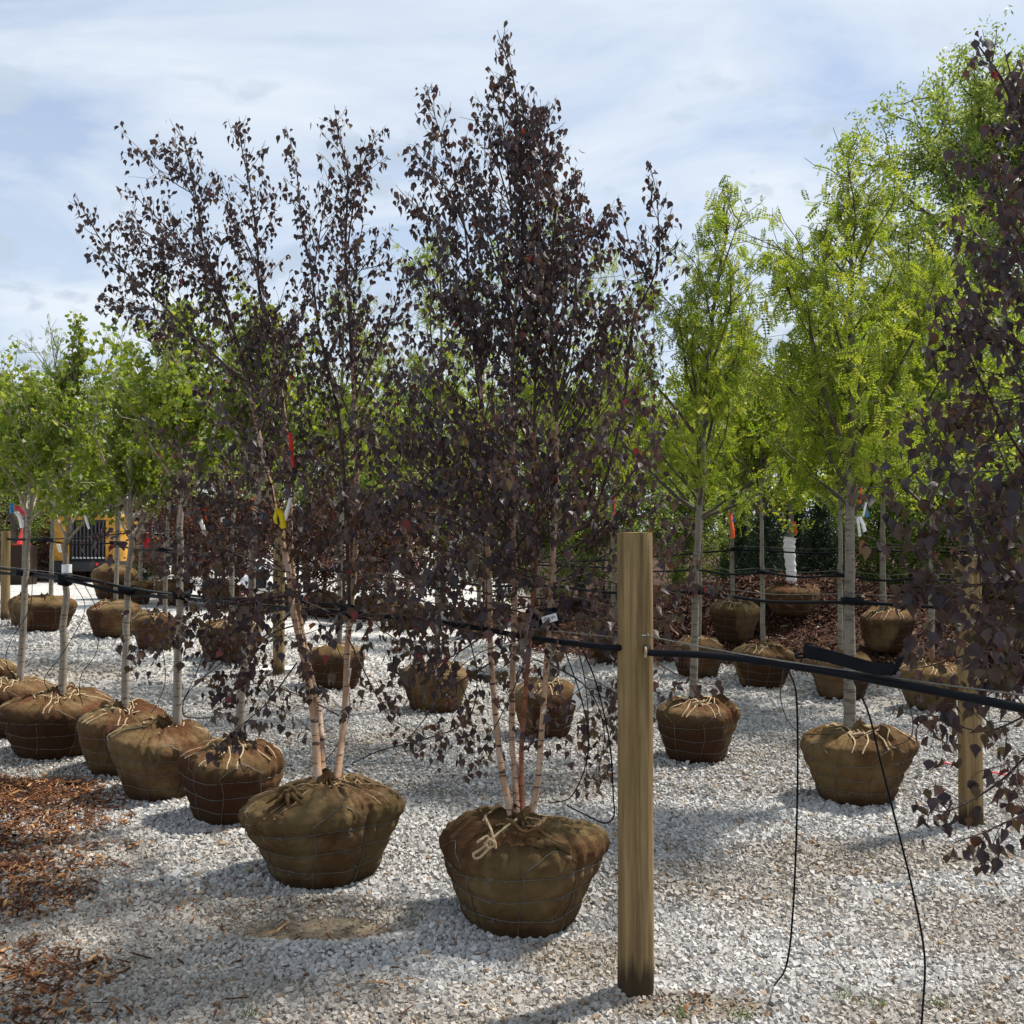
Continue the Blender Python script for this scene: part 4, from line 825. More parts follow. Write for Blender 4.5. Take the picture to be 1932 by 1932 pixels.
# ================================================================== posts
def post(label, px, pyb, dia, topz, seed, exact=None):
    g = G(px, pyb) if exact is None else np.array(exact); x, y = g[0], g[1] + dia * .3; z0 = float(gz(x, y)); r = np.random.RandomState(seed)
    n, m = 48, 70; th = np.linspace(0, 2 * math.pi, n, endpoint=False); z = np.linspace(-.06, topz - z0, m); Z, T = np.meshgrid(z, th, indexing='ij')
    k = 1 + .05 * smooth(.03, 0, topz - z0 - Z) * -np.abs(np.sin(5 * T) * np.sin(3 * T + 1)) + .012 * np.sin(3 * T + Z * 2) + .010 * np.sin(Z * 6 + T) + .008 * np.sin(9 * T + 2 * np.sin(Z * 2)) - .035 * np.exp(-((np.sin((T - 4.2 - .12 * np.sin(Z * 3)) / 2)) / .02) ** 2) - .02 * np.exp(-((np.sin((T - 5.2 - .1 * np.sin(Z * 4)) / 2)) / .015) ** 2)
    k = k * (1 + .02 * smooth(.5, -.06, Z)); R = dia / 2 * k
    V = np.stack([np.cos(T) * R + x, np.sin(T) * R + y, Z + z0], -1).reshape(-1, 3)
    i = np.arange(m - 1)[:, None] * n; j = np.arange(n)[None]; j2 = (j + 1) % n
    mb = MB(); mb.add(V, np.stack([i + j, i + j2, i + n + j2, i + n + j], -1).reshape(-1, 4))
    top = V[-n:]; c = np.array([[x, y, topz + .002]]); kk = np.arange(n); mb.add(np.vstack([top, c]), np.stack([kk, (kk + 1) % n, np.full(n, n)], -1))
    o = mb.build('wooden_post', M_POST, origin=(x, y, z0)); tag(o, label, 'post', 'round wooden posts holding the hoses'); return x, y
PX0 = post('near round wooden post in the foreground, cut off flat above the hose', 1202, 1878, .123, 1.600, 1)
post('wooden post at the right behind hanging purple leaves', 1838, 1560, .125, 1.475, 2)
post('wooden post in the middle distance with a white sheet at its foot', 524, 1275, .125, 1.62, 3)
post('wooden post cut by the left edge of the photo', 7, 1170, .125, 1.62, 4)
post('weathered post behind the leaning birch, left of the white sacks', 387, 1130, .12, 1.62, 5)
post('small distant post right of the yellow loader', 256, 1120, .12, 1.75, 6)
# white sheet at the middle post's foot
g = G(516, 1267); mb = MB(); box(mb, g + [0, .12, .02], (.36, .30, .008), .15); o = mb.build('white_board', M_WHITE, smoothed=False, origin=g); tag(o, 'flat white board lying at the foot of the middle post', 'board')

# ================================================================== hoses, cables, ties, drip lines
def hose(name, label, pts, r, mat=M_HOSE, cat='hose', group=None, n=8, sides=10, cap=True):
    p = spline(pts, n); mb = MB(); tube(mb, p, r, sides, cap=cap); o = mb.build(name, mat, origin=p[0]); tag(o, label, cat, group); return p
HP = [(-120, 1066, 9.2), (-30, 1078, 8.5), (45, 1085, 8.05), (122, 1094, 7.2), (180, 1107, 7.0), (240, 1121, 6.85), (334, 1128, 6.32), (465, 1141, 5.8), (560, 1150, 5.3), (665, 1158, 4.86), (780, 1168, 4.6), (900, 1185, 4.36), (1000, 1203, 4.1), (1100, 1216, 3.72), (1160, 1222, 3.55), (1199, 1227, 3.44)]
px_, py_ = PX0
hl = [P(*q) for q in HP]; hl[-1] = np.array([px_, py_ + .0, hl[-1][2]])
hose('irrigation_hose', 'thick black hose strung along the front row into the near post', hl, .0112)
hl2 = [p + [0, .01, .03 + .012 * math.sin(k * 1.7)] for k, p in enumerate(hl)]
hose('irrigation_hose', 'thinner black hose lying on the thick one at the left', [p for p in hl2[:10]], .0085)
HP2 = [(1205, 1228, 3.43), (1225, 1231, 3.36), (1300, 1234, 3.22), (1400, 1243, 3.08), (1500, 1257, 2.94), (1600, 1274, 2.80), (1700, 1292, 2.66), (1800, 1311, 2.52), (1932, 1337, 2.34), (2100, 1372, 2.14)]
hr = [P(*q) for q in HP2]; hr[0] = np.array([px_ + .045, py_, hr[0][2]])
hose('irrigation_hose', 'thick black hose leaving the near post towards the right edge', hr, .0115)
mb = MB(); q = np.linspace(0, 2 * math.pi, 14); c = hr[1] - [.012, 0, 0]
tube(mb, c + np.stack([0 * q, np.cos(q) * .016, np.sin(q) * .016], -1), .003, 6); o = mb.build('hose_collar', M_TWINE, origin=c); tag(o, 'pale collar where the hose enters the near post', 'collar')
for (px, py, Y) in ((1430, 1247, 3.04),):
    c = P(px, py, Y); d = unit(P(1500, 1257, 2.94) - P(1400, 1243, 3.08)); mb = MB(); tube(mb, [c - d * .012, c + d * .012], .0135, 10, cap=True); o = mb.build('hose_coupling', M_RUBBER, origin=c); tag(o, 'black coupling band on the hose right of the near post', 'coupling')
wp = [P(1222, 1200, 3.40), P(1330, 1222, 3.2), P(1450, 1243, 3.0), P(1600, 1265, 2.8), P(1750, 1288, 2.6), P(1932, 1312, 2.36), P(2100, 1335, 2.15)]
hose('support_cable', 'thin grey steel cable above the hose right of the near post', wp, .0022, M_WIRE, 'cable')
wl = [P(-100, 1058, 9.2), P(118, 1082, 7.2), P(236, 1106, 6.85), P(334, 1121, 6.32), P(460, 1137, 5.8), P(665, 1152, 4.86), P(900, 1176, 4.36), P(1168, 1203, 3.5)]
hose('support_cable', 'thin grey steel cable running just above the hose along the front row', wl, .002, M_WIRE, 'cable')
mb = MB(); c = P(1222, 1200, 3.395); tube(mb, [c - [.02, 0, 0], c + [.004, 0, 0]], .004, 6, cap=True); tube(mb, c + np.stack([0 * q, np.cos(q) * .008, np.sin(q) * .008], -1), .002, 5)
o = mb.build('eye_bolt', M_WIRE, origin=c); tag(o, 'small eye bolt in the near post holding the cable', 'bolt')
def rowhose(keys, lab, r=.011, h=1.19, ext0=None, ext1=None, double=True):
    pts = []
    if ext0 is not None: pts.append(np.array(ext0))
    prev = None
    for k in keys:
        B = TREES[k][1]; p = np.array([B.x, B.y - .05, B.z + h])
        if prev is not None: pts.append((p + prev) / 2 - [0, 0, .03])
        pts.append(p); prev = p
    if ext1 is not None: pts.append(np.array(ext1))
    hose('irrigation_hose', lab, pts, r, sides=7, group=None)
    if double: hose('support_cable', lab.replace('black hose', 'steel cable'), [p + np.array([0, 0, .05]) for p in pts], .002, M_WIRE, 'cable', sides=5)
rowhose(['C0', 'C1', 'C2', 'C3', 'C4', 'C5', 'C6', 'C7', 'C8'], 'black hose tying the second row of trees together', ext0=P(14, 1018, 13.6), ext1=P(1832, 1150, 5.7))
rowhose(['D1', 'D2', 'D3', 'D4', 'D5'], 'black hose along the third row in front of the mulch bank', ext0=P(900, 1062, 14), ext1=P(2100, 1120, 8.2))
rowhose(['F10', 'E1', 'E2', 'E3'], 'black hose along the fourth row, highest on the mulch bank', ext1=P(2100, 1085, 9.2))
rowhose(['F1', 'F2', 'F4', 'F5', 'F7', 'F9'], 'black hose of the left rear row behind the middle post', ext0=P(-60, 1010, 19), double=False)

def tie(px, py, Y, w, h, lab, dep=.055, rz=0.0):
    c = P(px, py, Y); n = 20; th = np.linspace(0, 2 * math.pi, n, endpoint=False); mb = MB()
    ring = []
    for z in (-h / 2, h / 2):
        ring.append(np.stack([np.sign(np.cos(th)) * np.abs(np.cos(th)) ** .6 * w / 2, np.sign(np.sin(th)) * np.abs(np.sin(th)) ** .6 * dep, np.full(n, z) + .1 * h * np.sin(th * 2)], -1))
    inner = [r * [.86, .8, 1] for r in ring]; V = np.vstack(ring + inner) + c; k = np.arange(n); k2 = (k + 1) % n
    mb.add(V, np.vstack([np.stack([k, k2, k2 + n, k + n], -1), np.stack([k + 2 * n, k + 3 * n, k2 + 3 * n, k2 + 2 * n], -1), np.stack([k + n, k2 + n, k2 + 3 * n, k + 3 * n], -1), np.stack([k, k + 2 * n, k2 + 2 * n, k2], -1)]))
    t = thing('tree_tie', lab, 'tree tie', c, 'black straps tying trunks to the hoses'); mb.build('strap', M_RUBBER, t)
    mb = MB(); s = c + [w / 2 * .7, -dep * .9, 0]; tube(mb, [s, s + [.03, -.012, .006], s + [.055, -.01, -.004]], .0035, 5, cap=True); mb.build('tail', M_RUBBER, t); return t, c
tie(48, 1080, 7.95, .13, .045, 'black strap on the tilted ginkgo trunk at far left')
tie(123, 1094, 7.22, .085, .075, 'black strap on the ginkgo trunk with the white band')
tie(241, 1113, 6.82, .12, .05, 'black strap on the trunk above the rusty ball')
tie(342, 1122, 6.28, .10, .05, 'black strap on the straight scarred ginkgo trunk')
tie(470, 1136, 5.78, .10, .05, 'black strap on the curved ginkgo trunk behind the birch leaves')
tie(665, 1154, 4.86, .115, .055, 'black strap round the right stem of the leaning birch')
for k, (key, lab) in enumerate((('C0', 'far left'), ('C1', 'second from left'), ('C2', 'third from left'), ('C3', 'beside the middle post'), ('C7', 'right of the near post'), ('C8', 'on the tall grey trunk'), ('D3', 'on the thin third row trunk'), ('D4', 'on the third row trunk behind the tall grey one'), ('E1', 'under the orange ribbon'))):
    B = TREES[key][1]; pj = PXof(B.x, B.y - .04, B.z + 1.2)
    tr_ = TREES[key][0].children; 
    tie(pj[0] + {'C0': 8, 'C1': 4, 'C2': 16, 'C7': -2, 'C8': -7}.get(key, 0), pj[1], B.y - .03, .13, .045, 'rear row black strap, ' + lab)
# wide labelled sleeve holding the tall birch stems
tt_, c = tie(1023, 1168, 4.20, .135, .075, 'black sleeve with a white printed label holding the stems of the tall birch', .05)
mb = MB(); box(mb, c + [.028, -.0535, .006], (.062, .003, .03), R=np.array([[.97, 0, -.25], [0, 1, 0], [.25, 0, .97]])); lb = mb.build('label', M_WHITE, tt_, smoothed=False)
mb = MB()
for k in range(9): box(mb, c + [.006 + k * .0055, -.0560, .0005 + k * .0015 + .004 * (k % 2)], (.0028, .002, .010 - .003 * (k % 3)))
mb.build('printing', M_PRINT, tt_, smoothed=False)
mb = MB(); box(mb, c + [-.06, -.05, -.008], (.014, .006, .022)); mb.build('buckle', M_WHITE, tt_, smoothed=False)
# black rubber sleeve bridging the hose at the right
def ribbon_mesh(mb, pts, w, up, th=.0012, tint=0):
    p = np.asarray(pts, float); up = np.asarray(up, float); up = np.broadcast_to(up, p.shape); d, a, b = frames(p); nrm = np.cross(d, up); nrm /= np.linalg.norm(nrm, axis=1)[:, None] + 1e-9
    w = np.broadcast_to(np.asarray(w, float), (len(p),))[:, None]; V = np.vstack([p - up * w / 2 - nrm * th, p + up * w / 2 - nrm * th, p + up * w / 2 + nrm * th, p - up * w / 2 + nrm * th]); n = len(p); k = np.arange(n - 1)
    q = [np.stack([k + i * n, k + 1 + i * n, k + 1 + ((i + 1) % 4) * n, k + ((i + 1) % 4) * n], -1) for i in range(4)]; mb.add(V, np.vstack(q), tint)
    mb.add(V[[0, n, 2 * n, 3 * n]], [[0, 1, 2, 3]]); mb.add(V[[n - 1, 2 * n - 1, 3 * n - 1, 4 * n - 1]], [[0, 1, 2, 3]])
sl = spline([P(1519, 1228, 2.93), P(1560, 1237, 2.87), P(1610, 1251, 2.78), P(1655, 1262, 2.70), P(1689, 1262, 2.66)], 8)
t = thing('rubber_sleeve', 'curved black rubber sleeve lying over the hose at the right', 'sleeve', sl[0]); mb = MB()
u = np.linspace(-.5, .5, 7)
for s_ in (-1, 1):
    ribbon_mesh(mb, sl + [0, s_ * .012, 0], np.linspace(.040, .030, len(sl)), unit([.12, s_ * .25, 1]), .0016)
mb.build('flap', M_RUBBER, t, smoothed=False)
mb = MB(); ribbon_mesh(mb, spline([P(1683, 1273, 2.66), P(1692, 1258, 2.655), P(1699, 1240, 2.65)], 5), .022, unit([1, .5, .2]), .0025); mb.build('end_fold', M_RUBBER, t)
mb = MB(); tube(mb, spline([P(1499, 1238, 2.94), P(1506, 1234, 2.94), P(1521, 1233, 2.93)], 4), .004, 6, cap=True); tube(mb, [P(1501, 1241, 2.94), P(1518, 1241, 2.93)], .0035, 6, cap=True); mb.build('buckle', M_RUBBER, t)

DG = 'thin black drip lines hanging from the hoses'
def drip(label, pts, r=.0032):
    q = []
    for a in pts:
        q.append(P(*a) if len(a) == 3 else np.array(list(G(*a)[:2]) + [float(G(*a)[2]) + .025]))
    p = hose('drip_line', label, q, r, M_HOSE, 'drip line', DG, 10, 6); return p
drip('black drip line hanging almost straight right of the near post and touching the gravel', [(1487, 1262, 2.95), (1502, 1310, 3.1), (1505, 1420, 3.2), (1503, 1560, 3.25), (1496, 1720, 3.3), (1484, 1820, 3.33), (1461, 1873)])
drip('black drip line running from under the rubber sleeve to the bottom edge', [(1612, 1285, 2.82), (1640, 1350, 2.95), (1662, 1440, 3.05), (1690, 1550, 3.1), (1722, 1680, 3.12), (1744, 1800, 3.1), (1741, 1900, 3.05), (1733, 1990, 3.0)])
drip('thin drip line looping to the ball on open gravel', [(1478, 1262, 3.0), (1473, 1320, 4.2), (1490, 1365, 5.2), (1520, 1385, 5.8), (1580, 1383, 5.95)], .0024)
drip('drip line curling down from the hose to the tall birch ball', [(1095, 1216, 3.75), (1125, 1290, 3.8), (1150, 1400, 3.85), (1157, 1500, 3.9), (1158, 1540, 3.95), (1140, 1553, 4.0), (1110, 1540, 4.1), (1070, 1520, 4.2)])
drip('drip line bowing between the tall birch stems and the near post', [(1060, 1210, 3.9), (1100, 1330, 3.95), (1110, 1420, 4.0), (1080, 1500, 4.1), (1040, 1515, 4.2)], .0026)
drip('drip line swinging from the hose to the leaning birch ball', [(880, 1182, 4.4), (900, 1280, 4.45), (880, 1360, 4.5), (800, 1395, 4.6), (720, 1415, 4.7), (665, 1440, 4.75)], .0026)
drip('drip line dropping in front of the curved ginkgo trunk', [(585, 1152, 5.2), (640, 1230, 5.2), (660, 1330, 5.1), (640, 1400, 5.0), (600, 1450, 4.95)], .0024)
drip('long drip line curving left to the rope tangled ball', [(500, 1146, 5.6), (440, 1230, 5.7), (360, 1300, 5.75), (345, 1345, 5.75), (370, 1355, 5.75), (430, 1352, 5.75), (455, 1358, 5.8)], .0028)
drip('drip line sweeping across the gravel behind the scarred trunk', [(400, 1136, 6.1), (385, 1230, 6.2), (340, 1330, 6.3), (290, 1370, 6.35)], .0024)
drip('drip line from the hose down to the dark tapering ball', [(265, 1124, 6.7), (300, 1200, 6.6), (312, 1280, 6.5), (295, 1330, 6.4), (285, 1345, 6.35)], .0026)
drip('drip line crossing in front of the white banded trunk', [(138, 1098, 7.1), (160, 1150, 7.0), (120, 1230, 6.95), (84, 1280, 7.0), (100, 1312, 7.1)], .0026)
drip('drip line drooping between the white banded trunk and the next ginkgo', [(160, 1104, 7.05), (185, 1160, 7.0), (182, 1230, 6.95), (155, 1270, 6.95), (150, 1305, 7.0), (156, 1330, 7.0)], .0026)
drip('drip line at the far left in front of the tilted trunk', [(62, 1088, 7.9), (55, 1150, 7.8), (20, 1210, 7.8), (12, 1250, 7.85), (35, 1290, 7.9)], .0026)
drip('drip line under the hose at the right behind the birch leaves', [(1700, 1296, 2.66), (1722, 1360, 3.4), (1712, 1398, 4.6), (1665, 1412, 5.8)], .0022)

# ================================================================== ribbons and tags
RG = 'coloured ribbons and white tags tied to the trees'
rsr = np.random.RandomState(77)
def strip(label, pts, Y, w, mat, name='ribbon', cat='ribbon', holes=False):
    p = spline([P(a, b, Y + .01 * k) for k, (a, b) in enumerate(pts)], 5); mb = MB(); d = unit(p[-1] - p[0]); up = unit(np.cross(d, [rsr.uniform(-.3, .3), 1, 0])); tw = np.sin(np.linspace(0, 3.0, len(p)) + rsr.uniform(0, 2)) * .35
    ups = np.array([unit(up + np.array([0, 1, 0]) * t) for t in tw]); ribbon_mesh(mb, p, w, ups, .0009); q = np.linspace(0, 2 * math.pi, 10)
    tube(mb, p[0] + np.stack([np.cos(q) * w * .45, np.sin(q) * w * .5, 0 * q], -1), w * .14, 5)
    o = mb.build(name, mat, origin=p[0]); tag(o, label, cat, RG); return p
Y1 = B1.y - .08; Y2 = B2.y - .08
strip('yellow ribbon hanging from the left stem of the leaning birch', [(524, 962), (519, 978), (521, 988)], Y1, .020, M_YELLOW); strip('broad yellow ribbon end beside the left birch stem', [(524, 961), (531, 972), (534, 985), (535, 997)], Y1 - .02, .028, M_YELLOW)
strip('long white tag beside the leaning birch stems', [(549, 940), (545, 955), (541, 968), (537, 981)], Y1 - .03, .020, M_WHITE, 'tag', 'tag'); strip('small crumpled white tag above the long one', [(541, 918), (543, 926), (546, 932)], Y1, .016, M_WHITE, 'tag', 'tag')
strip('bright red ribbon high in the leaning birch', [(547, 818), (549, 835), (550, 855), (552, 882)], Y1, .018, M_REDR)
strip('small red ribbon between the two birches', [(830, 833), (832, 843), (835, 854)], Y2 + .2, .014, M_REDR); strip('curled yellow ribbon left of the tall birch stem', [(876, 872), (880, 882), (881, 896)], Y2, .014, M_YELLOW); strip('short yellow ribbon beside the curled one', [(872, 878), (867, 888), (865, 897)], Y2, .010, M_YELLOW)
strip('large white tag hanging between the birches above the hose', [(855, 1022), (851, 1042), (846, 1064), (841, 1085)], 4.9, .030, M_WHITE, 'tag', 'tag'); strip('narrow white tag above the large one', [(871, 1000), (870, 1010), (869, 1020)], 4.9, .012, M_WHITE, 'tag', 'tag')
strip('orange ribbon seen through the left birch leaves', [(795, 998), (797, 1004), (799, 1008)], 6.5, .02, M_ORANGE); strip('orange ribbon left of the red stem of the tall birch', [(1005, 988), (1004, 997), (1003, 1008)], 7.5, .02, M_ORANGE)
strip('thin orange ribbon above the near post', [(1161, 938), (1160, 955), (1159, 975)], 7.0, .012, M_ORANGE)
strip('orange punched ribbon on the thin trunk of the fourth row', [(1378, 970), (1380, 985), (1382, 1000), (1383, 1015)], 11.5, .05, M_ORANGE); strip('blue ribbon beside the orange punched one', [(1386, 970), (1385, 978), (1384, 985)], 11.4, .035, M_BLUE)
strip('red ribbon above the white wrapped trunk', [(1498, 985), (1500, 995), (1501, 1006)], 12.5, .04, M_REDR); strip('orange ribbon hanging from the lowest branch of the tall locust', [(1625, 918), (1624, 932), (1622, 952)], 6.2, .016, M_ORANGE)
strip('blue ribbon under the orange one on the tall locust', [(1628, 955), (1634, 962), (1637, 976)], 6.2, .02, M_BLUE); strip('white tag nearest the trunk of the tall locust', [(1617, 976), (1620, 992), (1622, 1012)], 6.18, .018, M_WHITE, 'tag', 'tag')
strip('wide white tag hanging lowest beside the tall locust', [(1622, 975), (1628, 988), (1632, 1003)], 6.14, .024, M_WHITE, 'tag', 'tag'); strip('slim white tag touching the blue ribbon', [(1634, 948), (1631, 962), (1628, 974)], 6.16, .014, M_WHITE, 'tag', 'tag')
strip('white tag curled on the tilted ginkgo trunk', [(32, 967), (37, 975), (40, 985), (41, 996)], 8.0, .035, M_WHITE, 'tag', 'tag'); strip('pink ribbon at the fork of the tilted ginkgo', [(30, 955), (37, 961), (44, 968), (50, 972)], 8.0, .035, plain('pink_ribbon', (.62, .06, .12), .4))
strip('blue ribbon at far left', [(23, 950), (22, 960), (21, 968)], 8.4, .03, M_BLUE); strip('dark red ribbon between the second and third ginkgo trunks', [(275, 1006), (276, 1020), (277, 1034)], 8.3, .045, plain('dark_red_ribbon', (.45, .01, .02), .4))
strip('white tag in front of the loader grille', [(161, 973), (164, 985), (168, 998)], 7.0, .02, M_WHITE, 'tag', 'tag'); strip('small white tag left of the loader grille', [(110, 1028), (112, 1036), (115, 1042)], 9.5, .03, M_WHITE, 'tag', 'tag')
strip('red ribbon right of the scarred trunk', [(384, 952), (387, 962), (388, 970)], 8.5, .025, M_REDR); strip('orange ribbon end under the red one', [(388, 968), (391, 976), (395, 984)], 8.5, .03, M_ORANGE); strip('white tag under the orange and red ribbons', [(378, 980), (382, 992), (386, 1005)], 8.5, .035, M_WHITE, 'tag', 'tag')
strip('narrow white tag between the ribbons and the birch', [(425, 962), (421, 974), (419, 985)], 8.5, .03, M_WHITE, 'tag', 'tag'); strip('orange ribbon behind the leaning birch stem', [(481, 938), (479, 950), (478, 962)], 10.5, .035, M_ORANGE); strip('blue ribbon just left of the leaning birch stem', [(494, 968), (497, 973), (499, 978)], 10.5, .04, M_BLUE)
strip('white tag low among the tall birch stems', [(1098, 1283), (1092, 1300), (1088, 1318), (1086, 1330)], 6.9, .06, M_WHITE, 'tag', 'tag'); strip('white tag on the right stem of the leaning birch', [(660, 1262), (658, 1275), (655, 1288)], 5.0, .016, M_WHITE, 'tag', 'tag')
# white band on ginkgo trunk
B = TREES['B1'][1]; c = P(126, 1073, B.y); mb = MB(); tube(mb, [c - [0, 0, .03], c + [0, 0, .03]], .0345, 14, cap=True); o = mb.build('trunk_band', M_WHITE, TREES['B1'][0])
# pink string on gravel, pebble marks
mb = MB(); tube(mb, spline([G(1775, 1446) + [0, 0, .03], G(1820, 1455) + [0, 0, .028], G(1870, 1465) + [0, 0, .03], G(1900, 1472) + [0, 0, .03]], 6), .006, 5); o = mb.build('marking_string', M_PINK, origin=G(1775, 1446)); tag(o, 'faded pink marking string lying on the gravel by the right post', 'string')

# ================================================================== left rear: loader, truck, sacks, brush, cone
YL = 24.5
def pr(px, py, Y=YL): return P(px, py, Y)
def pbox(mb, x0, y0, x1, y1, Y, dep, tint=0):
    a = P(x0, y1, Y); b = P(x1, y0, Y); box(mb, [(a[0] + b[0]) / 2, Y + dep / 2, (a[2] + b[2]) / 2], [b[0] - a[0], dep, b[2] - a[2]], 0, tint)
base = pr(165, 1095); t = thing('wheel_loader', 'yellow wheel loader parked with its black radiator grille towards us', 'loader', base)
mb = MB(); pbox(mb, 101, 978, 131, 1058, YL, 1.6); mb.build('side_panel', M_YPAINT, t, smoothed=False)
mb = MB(); pbox(mb, 199, 982, 216, 1060, YL, 1.6); mb.build('side_panel', M_YPAINT, t, smoothed=False)
mb = MB(); pbox(mb, 104, 972, 206, 981, YL + .05, 1.7); mb.build('hood', M_YPAINT, t, smoothed=False)
mb = MB(); pbox(mb, 112, 915, 190, 958, YL + 1.3, 1.4); mb.build('cab', M_DARKMET, t, smoothed=False); mb = MB(); pbox(mb, 118, 920, 184, 950, YL + 1.28, .03); mb.build('cab_window', M_GLASS, t, smoothed=False)
mb = MB(); pbox(mb, 131, 980, 199, 1060, YL + .06, .1); gr = mb.build('grille', M_DARKMET, t, smoothed=False)
for k in range(9):
    mb = MB(); x = 136 + k * 7.1; pbox(mb, x, 984, x + 3, 1052, YL - .02, .07); mb.build('grille_slat', M_SLAT, gr, smoothed=False)
    mb = MB(); pbox(mb, x, 1051, x + 4, 1054, YL - .04, .05); mb.build('slat_foot', M_CHROME, gr, smoothed=False)
mb = MB(); pbox(mb, 92, 1060, 216, 1078, YL - .1, 1.6); mb.build('chassis', M_DARKMET, t, smoothed=False)
for x in (110, 171, 195):
    mb = MB(); c = pr(x, 1079); th = np.linspace(0, 2 * math.pi, 24); 
    rad = .22 if x == 110 else .24; prof = spline([c + [-.14, .5, 0], c + [.14, .5, 0]], 3); tube(mb, [c + [-.15, .45, 0], c + [-.12, .45, 0], c + [.12, .45, 0], c + [.15, .45, 0]], [rad * .8, rad, rad, rad * .8], 20, cap=True); w = mb.build('wheel', M_TYRE, t)
for x, y in ((123, 1066), (181, 1062)): mb = MB(); pbox(mb, x, y, x + 4, y + 5, YL - .14, .04); mb.build('tail_light', M_REDR, t, smoothed=False)
mb = MB(); tube(mb, [pr(212, 985), pr(232, 975, YL + .3), pr(262, 1020, YL + .5), pr(305, 1021, YL + .5)], .11, 6, cap=True); mb.build('lift_arm', M_YPAINT, t, smoothed=False)
# white truck behind
YT = 28; t = thing('truck', 'white truck partly hidden behind the second row trunks', 'truck', P(262, 1082, YT))
mb = MB(); pbox(mb, 220, 1010, 300, 1070, YT, 2.2); mb.build('body', M_WHITE, t, smoothed=False); mb = MB(); pbox(mb, 228, 968, 292, 1010, YT + .6, 1.4); mb.build('cab', M_WHITE, t, smoothed=False)
mb = MB(); pbox(mb, 234, 975, 286, 1005, YT + .56, .03); mb.build('window', M_GLASS, t, smoothed=False); mb = MB(); pbox(mb, 220, 1062, 300, 1070, YT - .08, .08); mb.build('bumper', M_CHROME, t, smoothed=False)
for x in (232, 288): mb = MB(); c = P(x, 1072, YT); tube(mb, [c + [-.12, .4, 0], c + [.12, .4, 0]], .3, 18, cap=True); mb.build('wheel', M_TYRE, t)
for x in (223, 291): mb = MB(); pbox(mb, x, 1030, x + 6, 1040, YT - .03, .03); mb.build('tail_light', M_REDR, t, smoothed=False)
def heap(name, label, px, py, Y, rx, ry, h, n, mat, lmin, lmax, seed):
    g = P(px, py, Y); cx_, cy_ = g[0], Y; r = np.random.RandomState(seed); a = r.uniform(0, 6.28, n); q = np.sqrt(r.uniform(0, 1, n)); x = cx_ + np.cos(a) * q * rx; y = cy_ + np.sin(a) * q * ry
    z = gz(x, y) + h * (1 - q ** 2.2) * (1 + .2 * nwob(x, y, 2)) + r.uniform(-.03, .06, n); mb = MB(); chips(mb, x, y, z, r, lmin, lmax, flat=.7)
    na = 36; ths = np.linspace(0, 2 * math.pi, na, endpoint=False); qs = np.linspace(0, 1.03, 10); QQ, TT = np.meshgrid(qs, ths, indexing='ij'); X = cx_ + np.cos(TT) * QQ * rx; Yy = cy_ + np.sin(TT) * QQ * ry
    V = np.stack([X, Yy, gz(X, Yy) + h * (1 - QQ ** 2.2) * (1 + .2 * nwob(X, Yy, 2)) - .03], -1).reshape(-1, 3); i = np.arange(9)[:, None] * na; j = np.arange(na)[None]; j2 = (j + 1) % na
    mb.add(V, np.stack([i + j, i + j2, i + na + j2, i + na + j], -1).reshape(-1, 4), .2); o = mb.build(name, mat, smoothed=False); tag(o, label, 'heap', kind='stuff')
heap('brush_pile', 'tall pile of grey brown brush and wood debris at far left', 20, 1070, 26, 2.6, 1.5, 1.75, 5200, M_BRUSH, .08, .45, 3)
# cone, sacks, crate
c = pr(42, 1027, 23.4); t = thing('traffic_cone', 'bright orange red cone standing on the brush pile at far left', 'cone', c); mb = MB(); tube(mb, [c + [0, 0, .0], c + [0, 0, .02], c + [0, 0, .32], c + [0, 0, .36]], [.15, .12, .035, .03], 16, cap=True); mb.build('cone_body', M_REDR, t); mb = MB(); box(mb, c, (.3, .3, .03)); mb.build('cone_base', M_REDR, t, smoothed=False)
mb = MB(); g = G(42, 1105); box(mb, [c[0], 23.4, (c[2] + g[2]) / 2 - .01], (.5, .4, c[2] - g[2] - .02)); o = mb.build('log_stack', M_BRUSH, smoothed=False, origin=[c[0], 23.4, g[2]]); tag(o, 'dark wooden stack under the orange cone', 'stack')
def sack(label, px, pyb, w, h, Y, seed):
    g = P(px, pyb, Y); r = np.random.RandomState(seed); na, nt_ = 24, 14; th = np.linspace(0, 2 * math.pi, na, endpoint=False); ph = np.linspace(0, 1, nt_); PH, TH = np.meshgrid(ph, th, indexing='ij')
    R = np.sin(np.clip(PH * 1.02, 0, 1) * math.pi) ** .38 * (1 + .10 * np.sin(3 * TH + 4 * PH + seed) + .06 * np.sin(7 * TH - 5 * PH)); V = np.stack([np.cos(TH) * R * w / 2, np.sin(TH) * R * w / 2.6, PH * h], -1).reshape(-1, 3) + g
    i = np.arange(nt_ - 1)[:, None] * na; j = np.arange(na)[None]; j2 = (j + 1) % na; mb = MB(); mb.add(V, np.stack([i + j, i + j2, i + na + j2, i + na + j], -1).reshape(-1, 4)); o = mb.build('white_sack', M_WHITE, origin=g); tag(o, label, 'sack', 'white sacks left of the middle post')
sack('tall white sack standing left of the middle post', 503, 1118, .42, .40, 11.5, 1); sack('low crumpled white sack in front of the tall one', 487, 1120, .34, .24, 11.2, 2)
g = P(489, 1092, 10.9); mb = MB(); box(mb, g, (.16, .16, .20), .2); o = mb.build('black_pot', M_DARKMET, smoothed=False, origin=g); 
mb = MB(); tube(mb, [g - [0, 0, .1], g + [0, 0, .08], g + [0, 0, .10]], [.07, .095, .105], 16, cap=True); bpy.data.objects.remove(o); o = mb.build('black_pot', M_DARKMET, origin=g - [0, 0, .1]); tag(o, 'black nursery pot resting on the white sacks', 'pot')

